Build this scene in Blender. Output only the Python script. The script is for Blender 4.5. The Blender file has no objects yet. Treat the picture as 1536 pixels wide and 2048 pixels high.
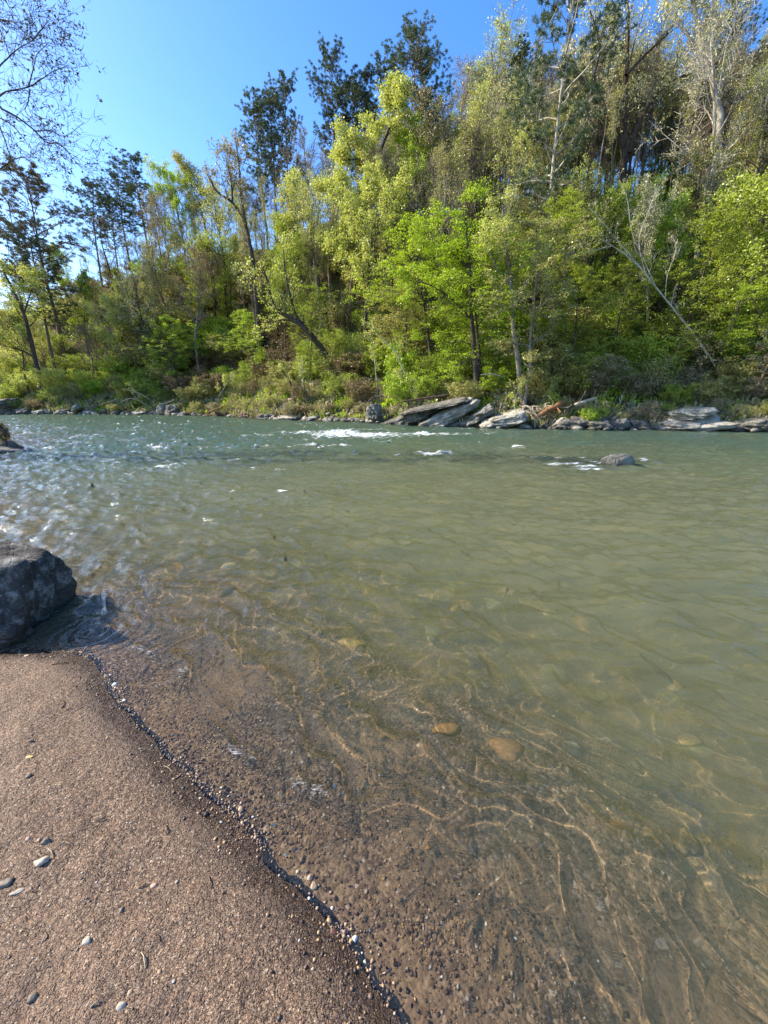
import bpy, math, random
import numpy as np
from mathutils import Vector, Matrix, noise as mnoise

sc = bpy.context.scene
COL = sc.collection
R = math.radians

# ------------------------------------------------------------------ camera
FPX = 800.0                       # focal length in pixels of the 1536x2048 photograph
CAMZ = 1.6
TH = math.atan((1024 - 795) / FPX)
cam_d = bpy.data.cameras.new('camera')
cam_d.sensor_fit = 'VERTICAL'
cam_d.sensor_height = 24.0
cam_d.lens = 24.0 * FPX / 2048.0
cam_d.clip_start = 0.05
cam_d.clip_end = 2000
cam = bpy.data.objects.new('camera', cam_d)
COL.objects.link(cam)
cam.location = (0, 0, CAMZ)
cam.rotation_euler = (R(90) - TH, 0, 0)
sc.camera = cam

# ------------------------------------------------------------------ sky, sun, exposure
SUN_AZ, SUN_EL = R(-78), R(36)     # azimuth clockwise from +Y (so the sun stands to the left)
w = bpy.data.worlds.new('World')
sc.world = w
w.use_nodes = True
wn, wl = w.node_tree.nodes, w.node_tree.links
wn.clear()
sky = wn.new('ShaderNodeTexSky')
sky.sky_type = 'NISHITA'
sky.sun_disc = False
sky.sun_elevation = SUN_EL
sky.sun_rotation = SUN_AZ % (2 * math.pi)
sky.altitude = 300
sky.air_density = 1.0
sky.dust_density = 0.8
sky.ozone_density = 2.5
hs = wn.new('ShaderNodeHueSaturation')
hs.inputs['Saturation'].default_value = 1.30
hs.inputs['Value'].default_value = 1.0
hs.inputs['Hue'].default_value = 0.508
bg = wn.new('ShaderNodeBackground')
bg.inputs[1].default_value = 0.15
wo = wn.new('ShaderNodeOutputWorld')
wl.new(sky.outputs[0], hs.inputs['Color'])
wl.new(hs.outputs[0], bg.inputs[0])
wl.new(bg.outputs[0], wo.inputs[0])

sun_d = bpy.data.lights.new('sun', 'SUN')
sun_d.energy = 4.4
sun_d.angle = R(0.5)
sun_d.color = (1.0, 0.90, 0.73)
sun = bpy.data.objects.new('sun', sun_d)
COL.objects.link(sun)
SUND = Vector((math.sin(SUN_AZ) * math.cos(SUN_EL), math.cos(SUN_AZ) * math.cos(SUN_EL), math.sin(SUN_EL)))
sun.rotation_euler = SUND.to_track_quat('Z', 'Y').to_euler()
sun.location = (-30, 0, 40)
sun_d.cycles.is_caustics_light = True        # the waves throw real caustics on the bed

sc.view_settings.view_transform = 'Standard'
sc.view_settings.look = 'None'
sc.view_settings.exposure = 1.36
sc.view_settings.gamma = 1.0
sc.render.engine = 'CYCLES'
cy = sc.cycles
cy.use_denoising = True
try:
    cy.denoiser = 'OPENIMAGEDENOISE'
    cy.denoising_input_passes = 'RGB_ALBEDO_NORMAL'
    cy.denoising_prefilter = 'ACCURATE'
except Exception:
    pass
cy.max_bounces = 8
cy.diffuse_bounces = 3
cy.glossy_bounces = 3
cy.transmission_bounces = 6
cy.transparent_max_bounces = 12
cy.sample_clamp_indirect = 4.0
cy.caustics_reflective = False
cy.caustics_refractive = True

# ------------------------------------------------------------------ small maths
def ray(px, py):
    dx = (px - 768) / FPX
    dy = (1024 - py) / FPX
    return dx, math.cos(TH) + dy * math.sin(TH), -math.sin(TH) + dy * math.cos(TH)

def at_z(px, py, z=0.0):
    x, y, zc = ray(px, py)
    t = (z - CAMZ) / zc
    return Vector((x * t, y * t, z))

def at_y(px, py, Y):
    x, y, zc = ray(px, py)
    t = Y / y
    return Vector((x * t, Y, CAMZ + zc * t))

def proj(p):
    dep = p[1] * math.cos(TH) - (p[2] - CAMZ) * math.sin(TH)
    up = p[1] * math.sin(TH) + (p[2] - CAMZ) * math.cos(TH)
    return 768 + FPX * p[0] / dep, 1024 - FPX * up / dep

def sstep(e0, e1, x):
    t = np.clip((x - e0) / (e1 - e0), 0, 1)
    return t * t * (3 - 2 * t)

_perm = np.random.RandomState(7).permutation(4096).astype(np.int64)
_ga = np.random.RandomState(8).rand(4096) * 2 * np.pi
_gx, _gy = np.cos(_ga), np.sin(_ga)

def pn(x, y, seed=0):
    """2-D gradient noise, about -1..1"""
    x = np.asarray(x, float); y = np.asarray(y, float)
    xi = np.floor(x).astype(np.int64); yi = np.floor(y).astype(np.int64)
    xf = x - xi; yf = y - yi
    u = xf * xf * xf * (xf * (xf * 6 - 15) + 10)
    v = yf * yf * yf * (yf * (yf * 6 - 15) + 10)
    def g(ix, iy, fx, fy):
        h = _perm[(_perm[(ix + seed * 131) & 4095] + iy) & 4095]
        return _gx[h] * fx + _gy[h] * fy
    a = g(xi, yi, xf, yf); b = g(xi + 1, yi, xf - 1, yf)
    c = g(xi, yi + 1, xf, yf - 1); d = g(xi + 1, yi + 1, xf - 1, yf - 1)
    return 1.5 * ((a + (b - a) * u) * (1 - v) + (c + (d - c) * u) * v)

def fbm(x, y, seed=0, octv=4, gain=0.5):
    s = 0; a = 1; f = 1
    for i in range(octv):
        s = s + a * pn(x * f, y * f, seed + i * 3)
        a *= gain; f *= 2.03
    return s

# ------------------------------------------------------------------ scene helpers
def tag(o, label=None, cat=None, group=None, kind=None):
    if label: o['label'] = label
    if cat: o['category'] = cat
    if group: o['group'] = group
    if kind: o['kind'] = kind
    return o

def mesh_np(name, verts, faces, mats=(), smooth=False, attrs=None):
    """faces: (n,4) or (n,3) integer array, or a list of such arrays"""
    me = bpy.data.meshes.new(name)
    verts = np.asarray(verts, np.float32)
    if isinstance(faces, np.ndarray): faces = [faces]
    faces = [np.asarray(f, np.int32) for f in faces if len(f)]
    me.vertices.add(len(verts))
    me.vertices.foreach_set('co', verts.ravel())
    loops = np.concatenate([f.ravel() for f in faces])
    starts = []; tot = 0
    for f in faces:
        k = f.shape[1]
        starts.append(tot + np.arange(len(f)) * k); tot += len(f) * k
    me.loops.add(len(loops))
    me.loops.foreach_set('vertex_index', loops)
    st = np.concatenate(starts).astype(np.int32)
    me.polygons.add(len(st))
    me.polygons.foreach_set('loop_start', st)
    if attrs:
        for an, av in attrs.items():
            at = me.attributes.new(an, 'FLOAT', 'POINT')
            at.data.foreach_set('value', np.asarray(av, np.float32))
    for m in mats: me.materials.append(m)
    if smooth:
        me.polygons.foreach_set('use_smooth', np.ones(len(st), bool))
    me.update(calc_edges=True)
    me.validate()
    return me

def link(name, me, parent=None, loc=(0, 0, 0)):
    o = bpy.data.objects.new(name, me)
    COL.objects.link(o)
    if parent is not None: o.parent = parent
    o.location = loc
    return o

def empty(name, loc):
    o = bpy.data.objects.new(name, None)
    COL.objects.link(o)
    o.location = loc
    o.empty_display_size = 0.3
    return o

# ------------------------------------------------------------------ materials
class NT:
    def __init__(self, name):
        self.m = bpy.data.materials.new(name)
        self.m.use_nodes = True
        self.t = self.m.node_tree
        self.t.nodes.clear()
        self.out = self.t.nodes.new('ShaderNodeOutputMaterial')
    def n(self, typ, **kw):
        nd = self.t.nodes.new('ShaderNode' + typ)
        for k, v in kw.items():
            if k.startswith('i_'):
                nd.inputs[k[2:].replace('_', ' ')].default_value = v
            else:
                setattr(nd, k, v)
        return nd
    def l(self, a, b): self.t.links.new(a, b)
    def math(self, op, a, b=None, c=None, clamp=False):
        nd = self.t.nodes.new('ShaderNodeMath'); nd.operation = op; nd.use_clamp = clamp
        for i, v in enumerate((a, b, c)):
            if v is None: continue
            if isinstance(v, (int, float)): nd.inputs[i].default_value = v
            else: self.l(v, nd.inputs[i])
        return nd.outputs[0]
    def mix(self, f, a, b, blend='MIX'):
        nd = self.t.nodes.new('ShaderNodeMix'); nd.data_type = 'RGBA'; nd.blend_type = blend
        for s, v in ((nd.inputs[0], f), (nd.inputs[6], a), (nd.inputs[7], b)):
            if isinstance(v, (int, float)): s.default_value = v
            elif isinstance(v, tuple): s.default_value = (*v, 1) if len(v) == 3 else v
            else: self.l(v, s)
        return nd.outputs[2]
    def ramp(self, f, stops):
        nd = self.t.nodes.new('ShaderNodeValToRGB')
        cr = nd.color_ramp
        while len(cr.elements) < len(stops): cr.elements.new(0.5)
        for e, (p, c) in zip(cr.elements, stops):
            e.position = p; e.color = (*c, 1) if len(c) == 3 else c
        self.l(f, nd.inputs[0])
        return nd.outputs[0]
    def rng(self, f, a, b, c=0.0, d=1.0):
        nd = self.t.nodes.new('ShaderNodeMapRange')
        nd.inputs[1].default_value = a; nd.inputs[2].default_value = b
        nd.inputs[3].default_value = c; nd.inputs[4].default_value = d
        self.l(f, nd.inputs[0])
        return nd.outputs[0]
    def pos(self):
        return self.n('NewGeometry').outputs['Position']
    def obj(self):
        return self.n('TexCoord').outputs['Object']
    def mapp(self, vec, scale=(1, 1, 1), rot=(0, 0, 0)):
        nd = self.n('Mapping')
        nd.inputs['Scale'].default_value = scale
        nd.inputs['Rotation'].default_value = rot
        self.l(vec, nd.inputs[0])
        return nd.outputs[0]
    def noise(self, vec, scale, detail=4, rough=0.55, dist=0.0):
        nd = self.n('TexNoise')
        nd.inputs['Scale'].default_value = scale
        nd.inputs['Detail'].default_value = detail
        nd.inputs['Roughness'].default_value = rough
        nd.inputs['Distortion'].default_value = dist
        self.l(vec, nd.inputs['Vector'])
        return nd.outputs[0]
    def vor(self, vec, scale, feature='F1'):
        nd = self.n('TexVoronoi', feature=feature)
        nd.inputs['Scale'].default_value = scale
        self.l(vec, nd.inputs['Vector'])
        return nd
    def attr(self, name):
        return self.n('Attribute', attribute_name=name).outputs['Fac']
    def bump(self, h, strength, dist, normal=None):
        nd = self.n('Bump')
        nd.inputs['Strength'].default_value = strength
        nd.inputs['Distance'].default_value = dist
        self.l(h, nd.inputs['Height'])
        if normal is not None: self.l(normal, nd.inputs['Normal'])
        return nd.outputs[0]
    def principled(self, col, rough=0.8, normal=None, spec=0.3):
        p = self.n('BsdfPrincipled')
        if isinstance(col, tuple): p.inputs['Base Color'].default_value = (*col, 1)
        else: self.l(col, p.inputs['Base Color'])
        if isinstance(rough, (int, float)): p.inputs['Roughness'].default_value = rough
        else: self.l(rough, p.inputs['Roughness'])
        p.inputs['Specular IOR Level'].default_value = spec
        if normal is not None: self.l(normal, p.inputs['Normal'])
        self.l(p.outputs[0], self.out.inputs[0])
        return p

def leaf_mat(name, c0, c1, c2, transl=0.45):
    """young foliage: colour differs from leaf to leaf and from tree to tree, light shines through"""
    t = NT(name)
    a = t.attr('tint')
    oi = t.n('ObjectInfo').outputs['Random']
    f = t.math('ADD', t.math('MULTIPLY', a, 0.8), t.math('MULTIPLY', oi, 0.25))
    col = t.ramp(f, [(0.0, c0), (0.5, c1), (1.0, c2)])
    d = t.n('BsdfDiffuse'); t.l(col, d.inputs[0])
    tr = t.n('BsdfTranslucent')
    col2 = t.mix(1.0, col, (1.0, 1.0, 0.55), 'MULTIPLY')
    t.l(col2, tr.inputs[0])
    mx = t.n('MixShader'); mx.inputs[0].default_value = transl
    t.l(d.outputs[0], mx.inputs[1]); t.l(tr.outputs[0], mx.inputs[2])
    g = t.n('BsdfGlossy'); g.inputs['Roughness'].default_value = 0.45
    m2 = t.n('MixShader'); m2.inputs[0].default_value = 0.05
    t.l(mx.outputs[0], m2.inputs[1]); t.l(g.outputs[0], m2.inputs[2])
    t.l(m2.outputs[0], t.out.inputs[0])
    return t.m

LEAF = {
    'bud':   leaf_mat('buds_dark', (0.05, 0.05, 0.035), (0.09, 0.085, 0.055), (0.15, 0.14, 0.09), 0.2),
    'lime':  leaf_mat('leaves_lime', (0.20, 0.33, 0.02), (0.36, 0.50, 0.03), (0.52, 0.62, 0.07), 0.5),
    'yellow': leaf_mat('leaves_yellow_green', (0.32, 0.37, 0.07), (0.52, 0.56, 0.14), (0.68, 0.67, 0.25), 0.45),
    'green': leaf_mat('leaves_green', (0.18, 0.24, 0.03), (0.34, 0.42, 0.05), (0.50, 0.56, 0.10), 0.45),
    'olive': leaf_mat('leaves_olive', (0.20, 0.20, 0.06), (0.37, 0.36, 0.11), (0.54, 0.52, 0.20), 0.4),
    'tan':   leaf_mat('buds_tan', (0.20, 0.16, 0.09), (0.36, 0.31, 0.18), (0.52, 0.47, 0.28), 0.3),
    'cream': leaf_mat('buds_cream', (0.38, 0.36, 0.18), (0.55, 0.54, 0.28), (0.72, 0.70, 0.42), 0.35),
    'brown': leaf_mat('leaves_dry', (0.12, 0.08, 0.04), (0.23, 0.17, 0.08), (0.36, 0.28, 0.13), 0.3),
    'pine':  leaf_mat('pine_needles', (0.030, 0.055, 0.022), (0.065, 0.105, 0.040), (0.12, 0.165, 0.065), 0.25),
    'pinebrown':  leaf_mat('pine_needles_bronze', (0.05, 0.055, 0.025), (0.10, 0.10, 0.045), (0.19, 0.15, 0.08), 0.25),
    'dark':  leaf_mat('leaves_dark_green', (0.08, 0.14, 0.02), (0.17, 0.26, 0.025), (0.28, 0.38, 0.05), 0.4),
}

def bark_mat(name, dark, light, scale=6.0, patch=0.0):
    t = NT(name)
    v = t.mapp(t.obj(), (1, 1, 0.22))
    n1 = t.noise(v, scale, 6, 0.65)
    n2 = t.noise(t.obj(), 1.3, 3)
    col = t.ramp(n1, [(0.30, dark), (0.68, light)])
    col = t.mix(t.rng(n2, 0.4, 0.7, 0, 0.5), col, tuple(0.55 * a for a in dark))
    nm = t.bump(n1, 0.7, 0.03)
    t.principled(col, 0.9, nm, 0.15)
    return t.m

BARK = {
    'dark': bark_mat('bark_dark', (0.035, 0.028, 0.022), (0.13, 0.105, 0.08)),
    'grey': bark_mat('bark_grey', (0.11, 0.092, 0.075), (0.36, 0.31, 0.245)),
    'pale': bark_mat('bark_pale', (0.22, 0.19, 0.14), (0.62, 0.57, 0.46)),
    'pine': bark_mat('bark_pine', (0.07, 0.052, 0.040), (0.27, 0.20, 0.145)),
    'log': bark_mat('wood_bare_orange', (0.16, 0.07, 0.03), (0.42, 0.21, 0.09)),
    'drift': bark_mat('wood_bleached', (0.26, 0.20, 0.13), (0.55, 0.46, 0.33)),
    'twig': bark_mat('wood_twig', (0.07, 0.045, 0.03), (0.20, 0.13, 0.085)),
}

def rock_mat(name, c0, c1, c2, wet=0.12, scale=1.0):
    t = NT(name)
    o = t.obj()
    P = t.pos()
    n1 = t.noise(o, 2.2 * scale, 8, 0.65)
    n2 = t.noise(o, 9.0 * scale, 6, 0.7)
    vr = t.vor(o, 3.1 * scale, 'DISTANCE_TO_EDGE').outputs['Distance']
    crack = t.rng(vr, 0.0, 0.05, 0.0, 1.0)
    col = t.ramp(n1, [(0.32, c0), (0.52, c1), (0.70, c2)])
    col = t.mix(t.rng(n2, 0.35, 0.75, 0.0, 0.55), col, c0)
    lich = t.rng(t.noise(o, 17 * scale, 3, 0.6), 0.60, 0.70, 0.0, 0.35)
    col = t.mix(lich, col, (0.42, 0.42, 0.36))
    z = t.n('SeparateXYZ'); t.l(P, z.inputs[0])
    wz = t.math('ADD', z.outputs[2], t.math('MULTIPLY', t.math('SUBTRACT', n1, 0.5), 0.25))
    wetf = t.rng(wz, wet * 0.4, wet, 1.0, 0.0)
    col = t.mix(t.math('MULTIPLY', wetf, 0.72), col, (0.035, 0.03, 0.022))
    h = t.math('ADD', t.math('MULTIPLY', n2, 0.5), t.math('MULTIPLY', crack, 0.25))
    h = t.math('ADD', h, n1)
    nm = t.bump(h, 1.0, 0.11 / scale)
    t.principled(col, t.rng(wetf, 0, 1, 0.85, 0.35), nm, 0.3)
    return t.m

ROCK = {
    'pale': rock_mat('rock_pale', (0.17, 0.15, 0.115), (0.42, 0.38, 0.30), (0.64, 0.59, 0.48)),
    'grey': rock_mat('rock_grey', (0.07, 0.065, 0.055), (0.20, 0.185, 0.15), (0.36, 0.335, 0.27)),
    'dark': rock_mat('rock_dark', (0.05, 0.046, 0.038), (0.15, 0.137, 0.11), (0.30, 0.275, 0.23)),
    'red': rock_mat('rock_red', (0.09, 0.05, 0.03), (0.22, 0.13, 0.085), (0.36, 0.25, 0.17)),
    'boulder': rock_mat('rock_boulder', (0.020, 0.018, 0.015), (0.075, 0.068, 0.058), (0.42, 0.39, 0.34), 0.14, 3.2),
}

# ------------------------------------------------------------------ lie of the land
# far waterline as it runs in the picture -> on the ground
_bank_px = [(-500, 826), (0, 829), (150, 829), (300, 829.5), (440, 833), (560, 840), (700, 844), (850, 853), (1000, 857), (1200, 860),
            (1400, 862), (1536, 865), (1900, 873)]
_bp = [at_z(a, b) for a, b in _bank_px]
P0 = at_z(0, 829).xy; P1 = at_z(1536, 865).xy
TD = (P1 - P0).normalized()
ND = Vector((-TD.y, TD.x))          # away from the river
if ND.y < 0: ND = -ND
_ba = np.array([(p.xy - P0).dot(TD) for p in _bp]); _bs = np.array([(p.xy - P0).dot(ND) for p in _bp])
_o = np.argsort(_ba); _ba = _ba[_o]; _bs = _bs[_o]

def a_s(x, y):
    x = np.asarray(x, float); y = np.asarray(y, float)
    a = (x - P0.x) * TD.x + (y - P0.y) * TD.y
    s = (x - P0.x) * ND.x + (y - P0.y) * ND.y
    s = s - np.interp(a, _ba, _bs) + 0.35 * pn(a * 0.35, a * 0 + 3.3, 11) * np.clip(1, 0, 1)
    return a, s

SR = 25.0                           # the ridge stands this far behind the waterline
_ridge_px = [(-300, 735), (0, 690), (150, 640), (300, 560), (420, 505), (540, 470), (700, 440), (900, 420), (1100, 410), (1250, 400),
             (1400, 360), (1536, 320), (1900, 300)]
_ra, _rh = [], []
for a, b in _ridge_px:
    x, y, zc = ray(a, b)
    d = Vector((x, y))
    t = (SR + P0.dot(ND)) / d.dot(ND)
    p = d * t
    _ra.append((p - P0).dot(TD)); _rh.append(CAMZ + zc * t)
_ra = np.array(_ra); _rh = np.array(_rh); _o = np.argsort(_ra); _ra = _ra[_o]; _rh = _rh[_o]

def h_far(x, y):
    a, s = a_s(x, y)
    H = np.interp(a, _ra, _rh)
    z = np.where(s < 0, np.maximum(-1.0, 0.32 * s), 0)
    z = z + 1.5 * sstep(0, 3.4, s)
    t = np.clip((s - 2.4) / (SR - 2.4), 0, 1)
    z = z + (H - 1.5) * (0.35 * t + 0.65 * t * t * (3 - 2 * t))
    z = z - 0.30 * np.clip(s - SR - 3, 0, 90)
    z = z + (0.25 * fbm(x * 0.6, y * 0.6, 21, 3)) * sstep(0.2, 4, s) + 0.7 * pn(x * 0.13, y * 0.13, 31) * sstep(3, 12, s)
    z = z + 0.09 * fbm(x * 2.2, y * 2.2, 41, 3) * sstep(0.0, 0.6, s) * (1 - sstep(6, 10, s))
    return z

# near shoreline
_shore_px = [(0, 1304), (90, 1300), (160, 1306), (205, 1345), (240, 1420), (330, 1510), (400, 1572), (462, 1632), (520, 1700), (580, 1768),
             (640, 1835), (700, 1900), (745, 1970), (790, 2048)]
_sh = [at_z(a, b).xy for a, b in _shore_px]
_sh = [Vector(v) for v in ((-60, 52), (-34, 31), (-19, 18.5), (-14.2, 14.5), (-13.2, 12.4), (-12.5, 10.5), (-8.5, 6.4), (-5.2, 3.6), (-3.4, 2.55))] + _sh \
    + [Vector(v) for v in ((0.35, -0.3), (1.2, -3.0), (6, -12), (30, -60))]
_SH = np.array([(v.x, v.y) for v in _sh])

def shore(x, y):
    """signed distance to the near shoreline, positive on land"""
    x = np.asarray(x, float); y = np.asarray(y, float)
    best = np.full(x.shape, 1e9); sgn = np.ones(x.shape)
    for i in range(len(_SH) - 1):
        ax, ay = _SH[i]; bx, by = _SH[i + 1]
        ex, ey = bx - ax, by - ay
        L2 = ex * ex + ey * ey
        t = np.clip(((x - ax) * ex + (y - ay) * ey) / L2, 0, 1)
        qx, qy = x - ax - t * ex, y - ay - t * ey
        d = np.hypot(qx, qy)
        cr = ex * qy - ey * qx
        m = d < best
        best = np.where(m, d, best); sgn = np.where(m, np.where(cr < 0, 1.0, -1.0), sgn)
    return best * sgn

def h_near(x, y):
    d = shore(x, y)
    r = np.hypot(x, y)
    wig = 0.022 * fbm(x * 4.2, y * 4.2, 51, 5, .6) * (1 - sstep(6, 14, r))
    d = d + wig
    land = 0.004 * sstep(0, 0.1, d) + 0.035 * np.clip(d, 0, .25) + 0.070 * np.clip(d, 0, 3.5) + 0.02 * np.clip(d - 3.5, 0, 30) \
        + (0.016 * fbm(x * 2.1, y * 2.1, 53, 3) + 0.006 * fbm(x * 7, y * 7, 57, 4, .6)) * sstep(0.0, 0.4, d)
    D = -d
    bed = -(0.075 * np.clip(D, 0, 1.2) + 0.10 * np.clip(D - 1.2, 0, 4) + 0.01 * np.clip(D - 5.2, 0, 12))
    bed = bed + (0.03 * fbm(x * 1.3, y * 1.3, 61, 3) + 0.012 * fbm(x * 6, y * 6, 63, 2)) * sstep(0.15, 1.6, D)
    return np.where(d > 0, land, bed), d

def polar(r0, r1, nr, dense, nd, nc):
    rr = np.concatenate([[0.0], np.geomspace(r0, r1, nr)])
    a1 = np.linspace(-dense, dense, nd)
    a2 = np.linspace(dense, 360 - dense, nc + 2)[1:-1]
    aa = np.radians(np.concatenate([a1, a2]))
    A, RR = np.meshgrid(aa, rr)
    X = RR * np.sin(A); Y = RR * np.cos(A)
    n_a = len(aa)
    i = np.arange(len(rr) - 1)[:, None]; j = np.arange(n_a)[None, :]
    j2 = (j + 1) % n_a
    F = np.stack([i * n_a + j, i * n_a + j2, (i + 1) * n_a + j2, (i + 1) * n_a + j], -1).reshape(-1, 4)
    return X.ravel(), Y.ravel(), F

def compact(V, F, attrs):
    used = np.unique(F)
    mp = np.full(len(V), -1, np.int64); mp[used] = np.arange(len(used))
    return V[used], mp[F], {k: v[used] for k, v in attrs.items()}

# ------------------------------------------------------------------ ground materials
def beach_material():
    t = NT('coarse_sand')
    P = t.pos()
    big = t.noise(P, 1.1, 4, 0.6)
    mid = t.noise(P, 7, 4, 0.6)
    g1 = t.vor(P, 195)
    g2 = t.noise(P, 330, 3, 0.7)
    col = t.ramp(g1.outputs['Color'], [(0.1, (0.03, 0.018, 0.011)), (0.42, (0.190, 0.114, 0.068)), (0.76, (0.37, 0.24, 0.145)), (0.95, (0.72, 0.57, 0.40))])
    col = t.mix(t.rng(big, 0.35, 0.68, 0, 0.45), col, (0.36, 0.24, 0.155), 'MIX')
    col = t.mix(t.rng(mid, 0.3, 0.7, 0.0, 0.35), col, (0.12, 0.075, 0.052))
    peb = t.vor(P, 55)
    pm = t.rng(peb.outputs['Distance'], 0.18, 0.22, 1.0, 0.0)
    pick = t.n('SeparateColor'); t.l(peb.outputs['Color'], pick.inputs[0])
    pm = t.math('MULTIPLY', pm, t.rng(pick.outputs[0], 0.80, 0.82))
    col = t.mix(pm, col, (0.45, 0.36, 0.28))
    d = t.attr('shore')
    wf = t.rng(t.math('ADD', d, t.math('MULTIPLY', t.math('SUBTRACT', mid, 0.5), 0.16)), 0.05, 0.17, 1.0, 0.0)
    col = t.mix(wf, col, t.mix(1.0, col, (0.30, 0.27, 0.25), 'MULTIPLY'))
    h = t.math('ADD', t.math('MULTIPLY', g1.outputs['Distance'], -1.0), t.math('MULTIPLY', g2, 0.8))
    nm = t.bump(h, 1.0, 0.010)
    h2 = t.noise(P, 38, 4, 0.6)
    nm = t.bump(t.math('ADD', h2, t.math('MULTIPLY', pm, 0.3)), 1.0, 0.030, nm)
    t.principled(col, t.rng(wf, 0, 1, 0.75, 0.35), nm, 0.4)
    return t.m

def bed_material():
    t = NT('riverbed_gravel')
    P = t.pos()
    d = t.attr('shore')
    v1 = t.vor(P, 85)
    v2 = t.vor(t.mapp(P, (1, 1, 1), (0, 0, 0.7)), 28)
    v3 = t.vor(P, 3.6)
    c1 = t.ramp(v1.outputs['Color'], [(0.1, (0.05, 0.032, 0.024)), (0.5, (0.18, 0.12, 0.08)), (0.85, (0.34, 0.235, 0.15)), (0.98, (0.62, 0.54, 0.44))])
    c2 = t.ramp(v2.outputs['Color'], [(0.1, (0.07, 0.05, 0.035)), (0.55, (0.20, 0.15, 0.095)), (0.9, (0.42, 0.31, 0.17))])
    c3 = t.ramp(v3.outputs['Color'], [(0.15, (0.03, 0.03, 0.015)), (0.5, (0.13, 0.11, 0.05)), (0.75, (0.34, 0.26, 0.10)), (0.95, (0.80, 0.60, 0.26))])
    blot = t.noise(P, 2.6, 4, 0.6)
    col = t.mix(t.rng(blot, 0.45, 0.62, 0.1, 0.6), c1, c2)
    col = t.mix(t.rng(d, -2.6, -0.9, 0.75, 0.0), col, c3)
    sand = t.rng(t.noise(P, 1.2, 3), 0.46, 0.58, 0, 0.7)
    col = t.mix(sand, col, (0.26, 0.170, 0.098))
    h = t.math('ADD', t.math('MULTIPLY', v1.outputs['Distance'], -1.0), t.math('MULTIPLY', v2.outputs['Distance'], -1.5))
    nm = t.bump(h, 0.5, 0.008)
    t.principled(col, 0.8, nm, 0.15)
    return t.m

def hill_material():
    t = NT('leaf_litter')
    P = t.pos()
    n1 = t.noise(P, 0.5, 5, 0.6); n2 = t.noise(P, 5.0, 5, 0.7); n3 = t.noise(P, 22, 3, 0.7)
    col = t.ramp(n2, [(0.3, (0.035, 0.024, 0.014)), (0.5, (0.11, 0.078, 0.045)), (0.7, (0.21, 0.155, 0.09))])
    col = t.mix(t.rng(n1, 0.45, 0.62, 0.0, 0.75), col, t.ramp(n3, [(0.3, (0.03, 0.06, 0.01)), (0.7, (0.14, 0.20, 0.03))]))
    nm = t.bump(t.math('ADD', n2, n3), 1.0, 0.12)
    t.principled(col, 0.95, nm, 0.1)
    return t.m

# near ground and riverbed: one continuous sheet, split where land meets water
X, Y, F = polar(0.25, 400, 520, 56, 640, 90)
zn, dn = h_near(X, Y)
a_, s_ = a_s(X, Y)
zf = h_far(X, Y)
w_ = sstep(-9, -3, s_)
Z = zn * (1 - w_) + np.minimum(zf, -0.6) * w_
V = np.stack([X, Y, Z], 1)
keep = ((s_[F] < 4).all(1)) | (dn[F] > -4).all(1)
F = F[keep]
land = (dn[F] > 0).any(1)
for nm_, fc, mt in (('beach', F[land], beach_material()), ('riverbed', F[~land], bed_material())):
    v2, f2, at2 = compact(V, fc, {'shore': dn})
    o = link(nm_, mesh_np(nm_, v2, f2, [mt], True, at2)); tag(o, kind='structure')

# hillside across the river
aa = np.concatenate([np.linspace(-180, -12, 70)[:-1], np.linspace(-12, 85, 330), np.linspace(85, 200, 50)[1:]])
ss = np.concatenate([np.linspace(-2.5, 6, 60)[:-1], np.linspace(6, 34, 90), np.geomspace(34, 500, 26)[1:]])
A, S = np.meshgrid(aa, ss)
Bo = np.interp(A, _ba, _bs)
HX = P0.x + A * TD.x + (S + Bo) * ND.x
HY = P0.y + A * TD.y + (S + Bo) * ND.y
HZ = h_far(HX, HY)
HZ = np.where(HZ < -12, -12, HZ)
ni, nj = A.shape
I, J = np.meshgrid(np.arange(ni - 1), np.arange(nj - 1), indexing='ij')
Fh = np.stack([I * nj + J, I * nj + J + 1, (I + 1) * nj + J + 1, (I + 1) * nj + J], -1).reshape(-1, 4)
o = link('hillside', mesh_np('hillside', np.stack([HX, HY, HZ], -1).reshape(-1, 3), Fh, [hill_material()], True)); tag(o, kind='structure')

# ------------------------------------------------------------------ the river
def g2(p, q, x, y, rx, ry, ang=0.0):
    c, s = math.cos(ang), math.sin(ang)
    u = (x - p) * c + (y - q) * s; v = -(x - p) * s + (y - q) * c
    return np.exp(-(u / rx) ** 2 - (v / ry) ** 2)

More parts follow.
